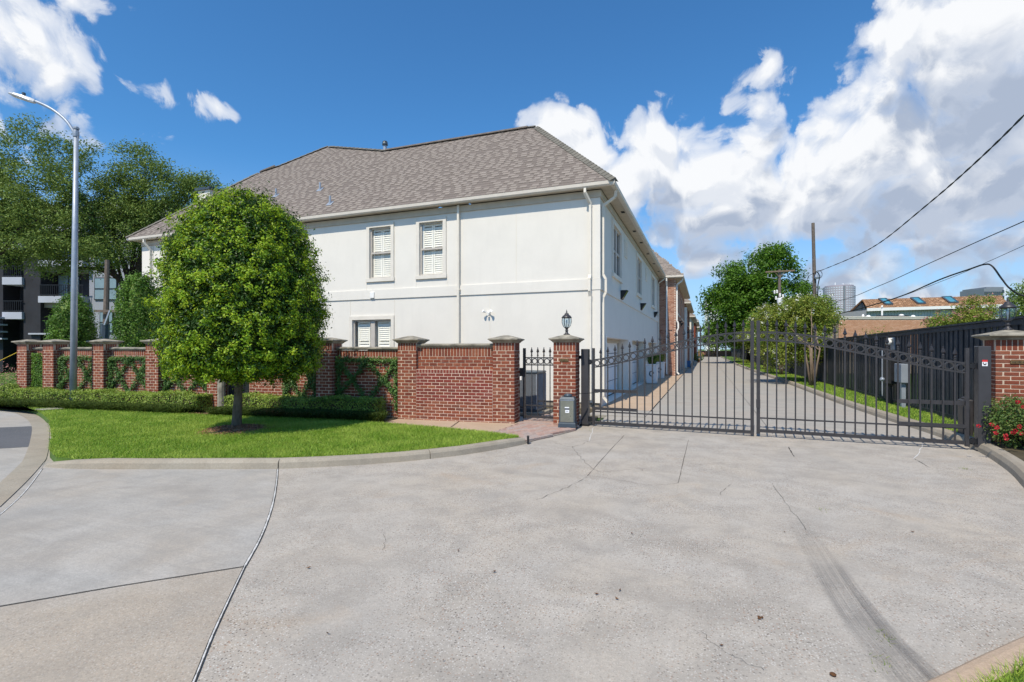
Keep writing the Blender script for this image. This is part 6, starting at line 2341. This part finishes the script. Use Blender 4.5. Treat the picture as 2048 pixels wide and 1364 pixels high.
# two live oaks on the left
q = AT(-35, 700, 30)
loose_tree('oak_tree', 'spreading live oak left of and behind the street lamp', (q[0], q[1], 0), [B(-60, 420, 28, 100, 110), B(60, 400, 29, 95, 75), B(110, 300, 29, 68, 50), B(40, 300, 29, 60, 38), B(140, 360, 28, 58, 60), B(20, 500, 28, 110, 50), B(130, 500, 28, 90, 42), B(90, 440, 28, 90, 50), B(170, 480, 29, 50, 40)],
           340, 200, .14, M['leaf_oak'], M['bark_dark'], .26, 5.0, .56, 'live oaks in front of the apartments', 10)
q = AT(262, 700, 31)
ot = loose_tree('oak_tree', 'live oak with an arching dark limb beside the left end of the house', (q[0], q[1], 0), [B(255, 420, 31, 70, 55), B(275, 330, 31, 42, 45), B(330, 370, 31, 62, 42), B(380, 375, 32, 50, 26), B(230, 490, 30, 70, 40), B(290, 460, 31, 50, 50), B(320, 430, 31, 60, 40), B(205, 440, 31, 45, 40), B(240, 370, 31, 45, 40), B(415, 362, 32, 26, 10)],
                270, 200, .14, M['leaf_oak'], M['bark_dark'], .24, 4.6, .54, 'live oaks in front of the apartments', 10)
lm = MB()
lm.tube(catmull([AT(262, 640, 30.5), AT(255, 590, 30.5), AT(236, 556, 30.3), AT(205, 540, 30), AT(160, 537, 29.6), AT(110, 548, 29.2)], 6), [.22] * 10 + [.16] * 10 + [.10] * 11, 9)
lm.tube(catmull([AT(255, 600, 30.5), AT(258, 560, 30.6), AT(245, 520, 30.6), AT(232, 480, 30.6), AT(215, 430, 30.6)], 6), [.18] * 10 + [.12] * 15, 8)
lm.tube(catmull([AT(262, 600, 30.7), AT(275, 540, 30.8), AT(290, 470, 30.9), AT(300, 400, 31)], 6), [.16] * 9 + [.10] * 10, 8)
lm.tube(catmull([AT(232, 556, 30.2), AT(180, 420, 30.2), AT(150, 380, 29.5), AT(110, 340, 29)], 6), [.13] * 9 + [.07] * 10, 8)
lm.build('limb', M['bark_dark'], ot)
# big bright tree at the end of the alley view
q = AT(1500, 700, 62)
loose_tree('green_tree', 'tall bright green tree rising behind the power pole crossarm', (q[0], q[1], 0), [B(1500, 590, 60, 62, 62), B(1535, 530, 60, 44, 38), B(1470, 560, 60, 34, 34), B(1450, 610, 60, 40, 50), B(1575, 540, 61, 24, 30), B(1580, 600, 62, 34, 34), B(1500, 650, 60, 60, 34), B(1440, 655, 60, 26, 26), B(1545, 505, 60, 22, 12)],
           260, 190, .34, M['leaf_bright'], M['bark_dark'], .4, 5.0, .95, None, 14)
q = AT(1625, 700, 58)
loose_tree('green_tree', 'smaller green tree behind the tall utility pole', (q[0], q[1], 0), [B(1614, 592, 57, 26, 26), B(1640, 620, 57, 22, 22)], 30, 110, .3, M['leaf_bright'], M['bark_dark'], .2, 4, .8, None, 5)
q = AT(1432, 700, 112)
loose_tree('green_tree', 'dark green tree at the far end of the alley', (q[0], q[1], 0), [B(1436, 672, 112, 28, 18), B(1420, 690, 112, 16, 12), B(1460, 665, 112, 26, 22)], 70, 90, .55, M['leaf_oak'], M['bark_dark'], .3, 4, 1.2, None, 4)
# crepe myrtles along the fence
mst = [(-.30, .1), (-.12, -.15), (.15, .1), (.28, -.12), (.02, .25)]
loose_tree('crepe_myrtle', 'large crepe myrtle with white blossom and many pale stems by the fence', (4.5, 26.0, .05),
           [B(1592, 640, 25.5, 62, 46), B(1560, 655, 25.5, 46, 34), B(1630, 650, 25.3, 42, 46), B(1600, 618, 25.5, 44, 26), B(1545, 640, 26, 36, 26), B(1645, 615, 25.2, 20, 22), B(1570, 702, 25.3, 62, 26), B(1625, 704, 25.3, 38, 22), B(1600, 690, 25, 50, 26)],
           330, 130, .115, M['leaf_myrtle'], M['bark_pale'], .055, 1.75, .34, 'crepe myrtles along the fence', 8, mst, (M['petal_white'], 150, .08))
for (y, px, py, r_, lab, fl) in ((36.5, 1512, 690, 30, 'second crepe myrtle along the fence, just right of the gate middle', None), (46, 1488, 692, 22, 'third crepe myrtle along the fence, left of the gate middle', (M['petal_white'], 16, .13)),
                                 (57, 1468, 697, 17, 'fourth crepe myrtle along the fence', (M['petal_white'], 12, .14)), (70, 1456, 699, 13, 'fifth crepe myrtle along the fence, partly white', (M['petal_white'], 26, .16)), (88, 1448, 698, 10, 'farthest crepe myrtle along the fence', None)):
    dd = y * CT - 4.7 * ST
    xb = 4.6
    loose_tree('crepe_myrtle', lab, (xb, y, .03), [(xb - .2, y, 3.2, 1.45, .95), (xb - .5, y - .3, 2.5, 1.15, .6), (xb + .2, y, 2.3, 1.0, .5)], 70, 75, .11 + y * .001, M['leaf_bright'] if fl is None else M['leaf_myrtle'], M['bark_pale'], .06, 1.7, .36, 'crepe myrtles along the fence', 6, mst[:3], fl)
# low planting at the verge
for (y, n) in ((40, 220), (52, 200), (64, 200), (78, 160)):
    P = np.c_[RNG.normal(4.25, .25, n), RNG.normal(y, 1.2, n), RNG.uniform(.12, .5, n)]
    stuff(leaves('ground_cover', M['leaf_myrtle'], None, P, np.tile([0, 0, 1.0], (n, 1)), .2, .3, .7))
# pink flowered bush and trees behind the fence at the right
q = AT(1930, 690, 23)
loose_tree('flowering_bush', 'loose bush with faded pink blossom showing over the dark fence', (q[0], q[1], 0), [B(1925, 640, 23, 44, 24), B(1890, 652, 23, 40, 20), B(1960, 635, 23, 40, 26), B(1950, 612, 23, 26, 16), B(1985, 645, 23, 24, 22), B(1965, 600, 23, 14, 8)], 120, 90, .10, M['leaf_myrtle'], M['bark_pale'], .05, 2.0, .26, None, 9, mst, (M['petal_pink'], 110, .075))
q = AT(2060, 690, 75)
loose_tree('green_tree', 'green tree at the right edge beside the office block', (q[0], q[1], 0), [B(2052, 610, 75, 34, 34), B(2028, 625, 74, 18, 14), B(2080, 590, 75, 40, 36)], 70, 110, .34, M['leaf_oak'], M['bark_dark'], .3, 4, .9, None, 6)
q = AT(1755, 690, 22)
t = thing('fence_bush', 'small clump of pale twigs showing over the fence top in front of the orange brick', 'bush', (q[0], q[1], 0))
P = np.array(AT(1757, 668, 22)) + RNG.normal(0, 1, (260, 3)) * np.array([.35, .2, .13])
leaves('foliage', M['leaf_myrtle'], t, P, np.tile([0, 0, 1.0], (260, 1)), .09, .35, .8)['kind'] = 'stuff'
MB().tube([(q[0], q[1], 0), tuple(AT(1757, 672, 22))], .05, 6).build('stem', M['bark'], t)

# rose bush at the right pillar
rb = (4.98, 10.85, .1)
t = thing('rose_bush', 'rose bush with red flowers in front of the right brick pillar', 'rose bush', rb)
nC = 300
C = np.array([5.05, 10.85, .52]) + sphere_dirs(nC) * (RNG.random((nC, 1)) ** .33) * np.array([.66, .50, .42])
C = C[C[:, 2] > .14]
idx = np.repeat(np.arange(len(C)), 34)
P = C[idx] + RNG.normal(0, .06, (len(idx), 3))
P = P[(P[:, 0] > 4.40) & (P[:, 2] > .12)]
leaves('foliage', M['leaf_rose'], t, P, P - np.array([5.05, 10.85, .2]) + np.array([0, -.2, .5]), .042, .62, .7)['kind'] = 'stuff'
mb = MB()
for j in range(0, len(C), 5):
    mb.tube([(5.0 + random.uniform(-.1, .1), 10.85, .08), (*(C[j][:2] * .5 + np.array([5.0, 10.85]) * .5), C[j][2] * .7), tuple(C[j])], .007, 4)
mb.build('cane', M['bark_dark'], t)
for (px, py) in ((1956, 852), (1993, 855), (1991, 866), (2011, 871), (2025, 866), (2030, 861), (2038, 853), (2012, 877), (2043, 867), (2046, 814), (2035, 804), (1983, 849)):
    q = np.array(AT(px, py, 7.86))
    n = 11
    a = np.linspace(0, 2 * math.pi * 2, n)
    off = np.c_[np.cos(a) * .022, np.full(n, -.01), np.sin(a) * .02]
    leaves('flower', M['petal_red'], t, q + off, off + np.array([0, -.03, .015]), .038, .85, .25)
# plants at the street end of the wall
q = G(22, 805, .1)
t = thing('small_bush', 'small round bright green bush left of the wall end', 'bush', (q[0], q[1], .05))
n = 2600
dq = sphere_dirs(n)
P = np.array([q[0], q[1], .38]) + dq * np.array([.34, .34, .3]) * RNG.uniform(.82, 1.05, (n, 1))
leaves('foliage', M['leaf_hedge'], t, P, dq, .055, .55, .5)['kind'] = 'stuff'
MB().lathe([(.1, .05), (.27, .2), (.28, .5), (.1, .62)], (q[0], q[1], 0), 10).build('inner_twigs', M['soil'], t)
q = G(18, 775, .1)
t = thing('pink_shrub', 'wispy shrub with pinkish tips left of the wall end', 'bush', (q[0], q[1], 0))
n = 700
P = np.array([q[0], q[1], .5]) + RNG.normal(0, 1, (n, 3)) * np.array([.6, .5, .25])
leaves('foliage', M['leaf_ivy'], t, P[:420], np.tile([0, 0, 1.0], (420, 1)), .08, .3, .8)['kind'] = 'stuff'
leaves('blossom', M['petal_pink'], t, P[420:] + np.array([0, 0, .12]), np.tile([0, 0, 1.0], (280, 1)), .07, .6, .8)['kind'] = 'stuff'
P = np.c_[RNG.uniform(-40, -22, 9000), RNG.uniform(14, 24, 9000), RNG.uniform(-.02, .3, 9000)]
stuff(leaves('undergrowth', M['leaf_oak'], None, P, np.tile([0, -.3, 1.0], (9000, 1)), .14, .4, .7))
q = AT(1398, 715, 66)
t = thing('potted_shrub', 'round green shrub beside the alley garages', 'shrub', (q[0], q[1], 0))
P = np.array([q[0], q[1], .75]) + sphere_dirs(500) * .6
leaves('foliage', M['leaf_bright'], t, P, P - np.array([q[0], q[1], .75]), .16, .5, .5)['kind'] = 'stuff'
MB().lathe([(.2, 0), (.3, .35), (.1, .5)], (q[0], q[1], 0), 10).build('pot', M['brick_tan'], t)
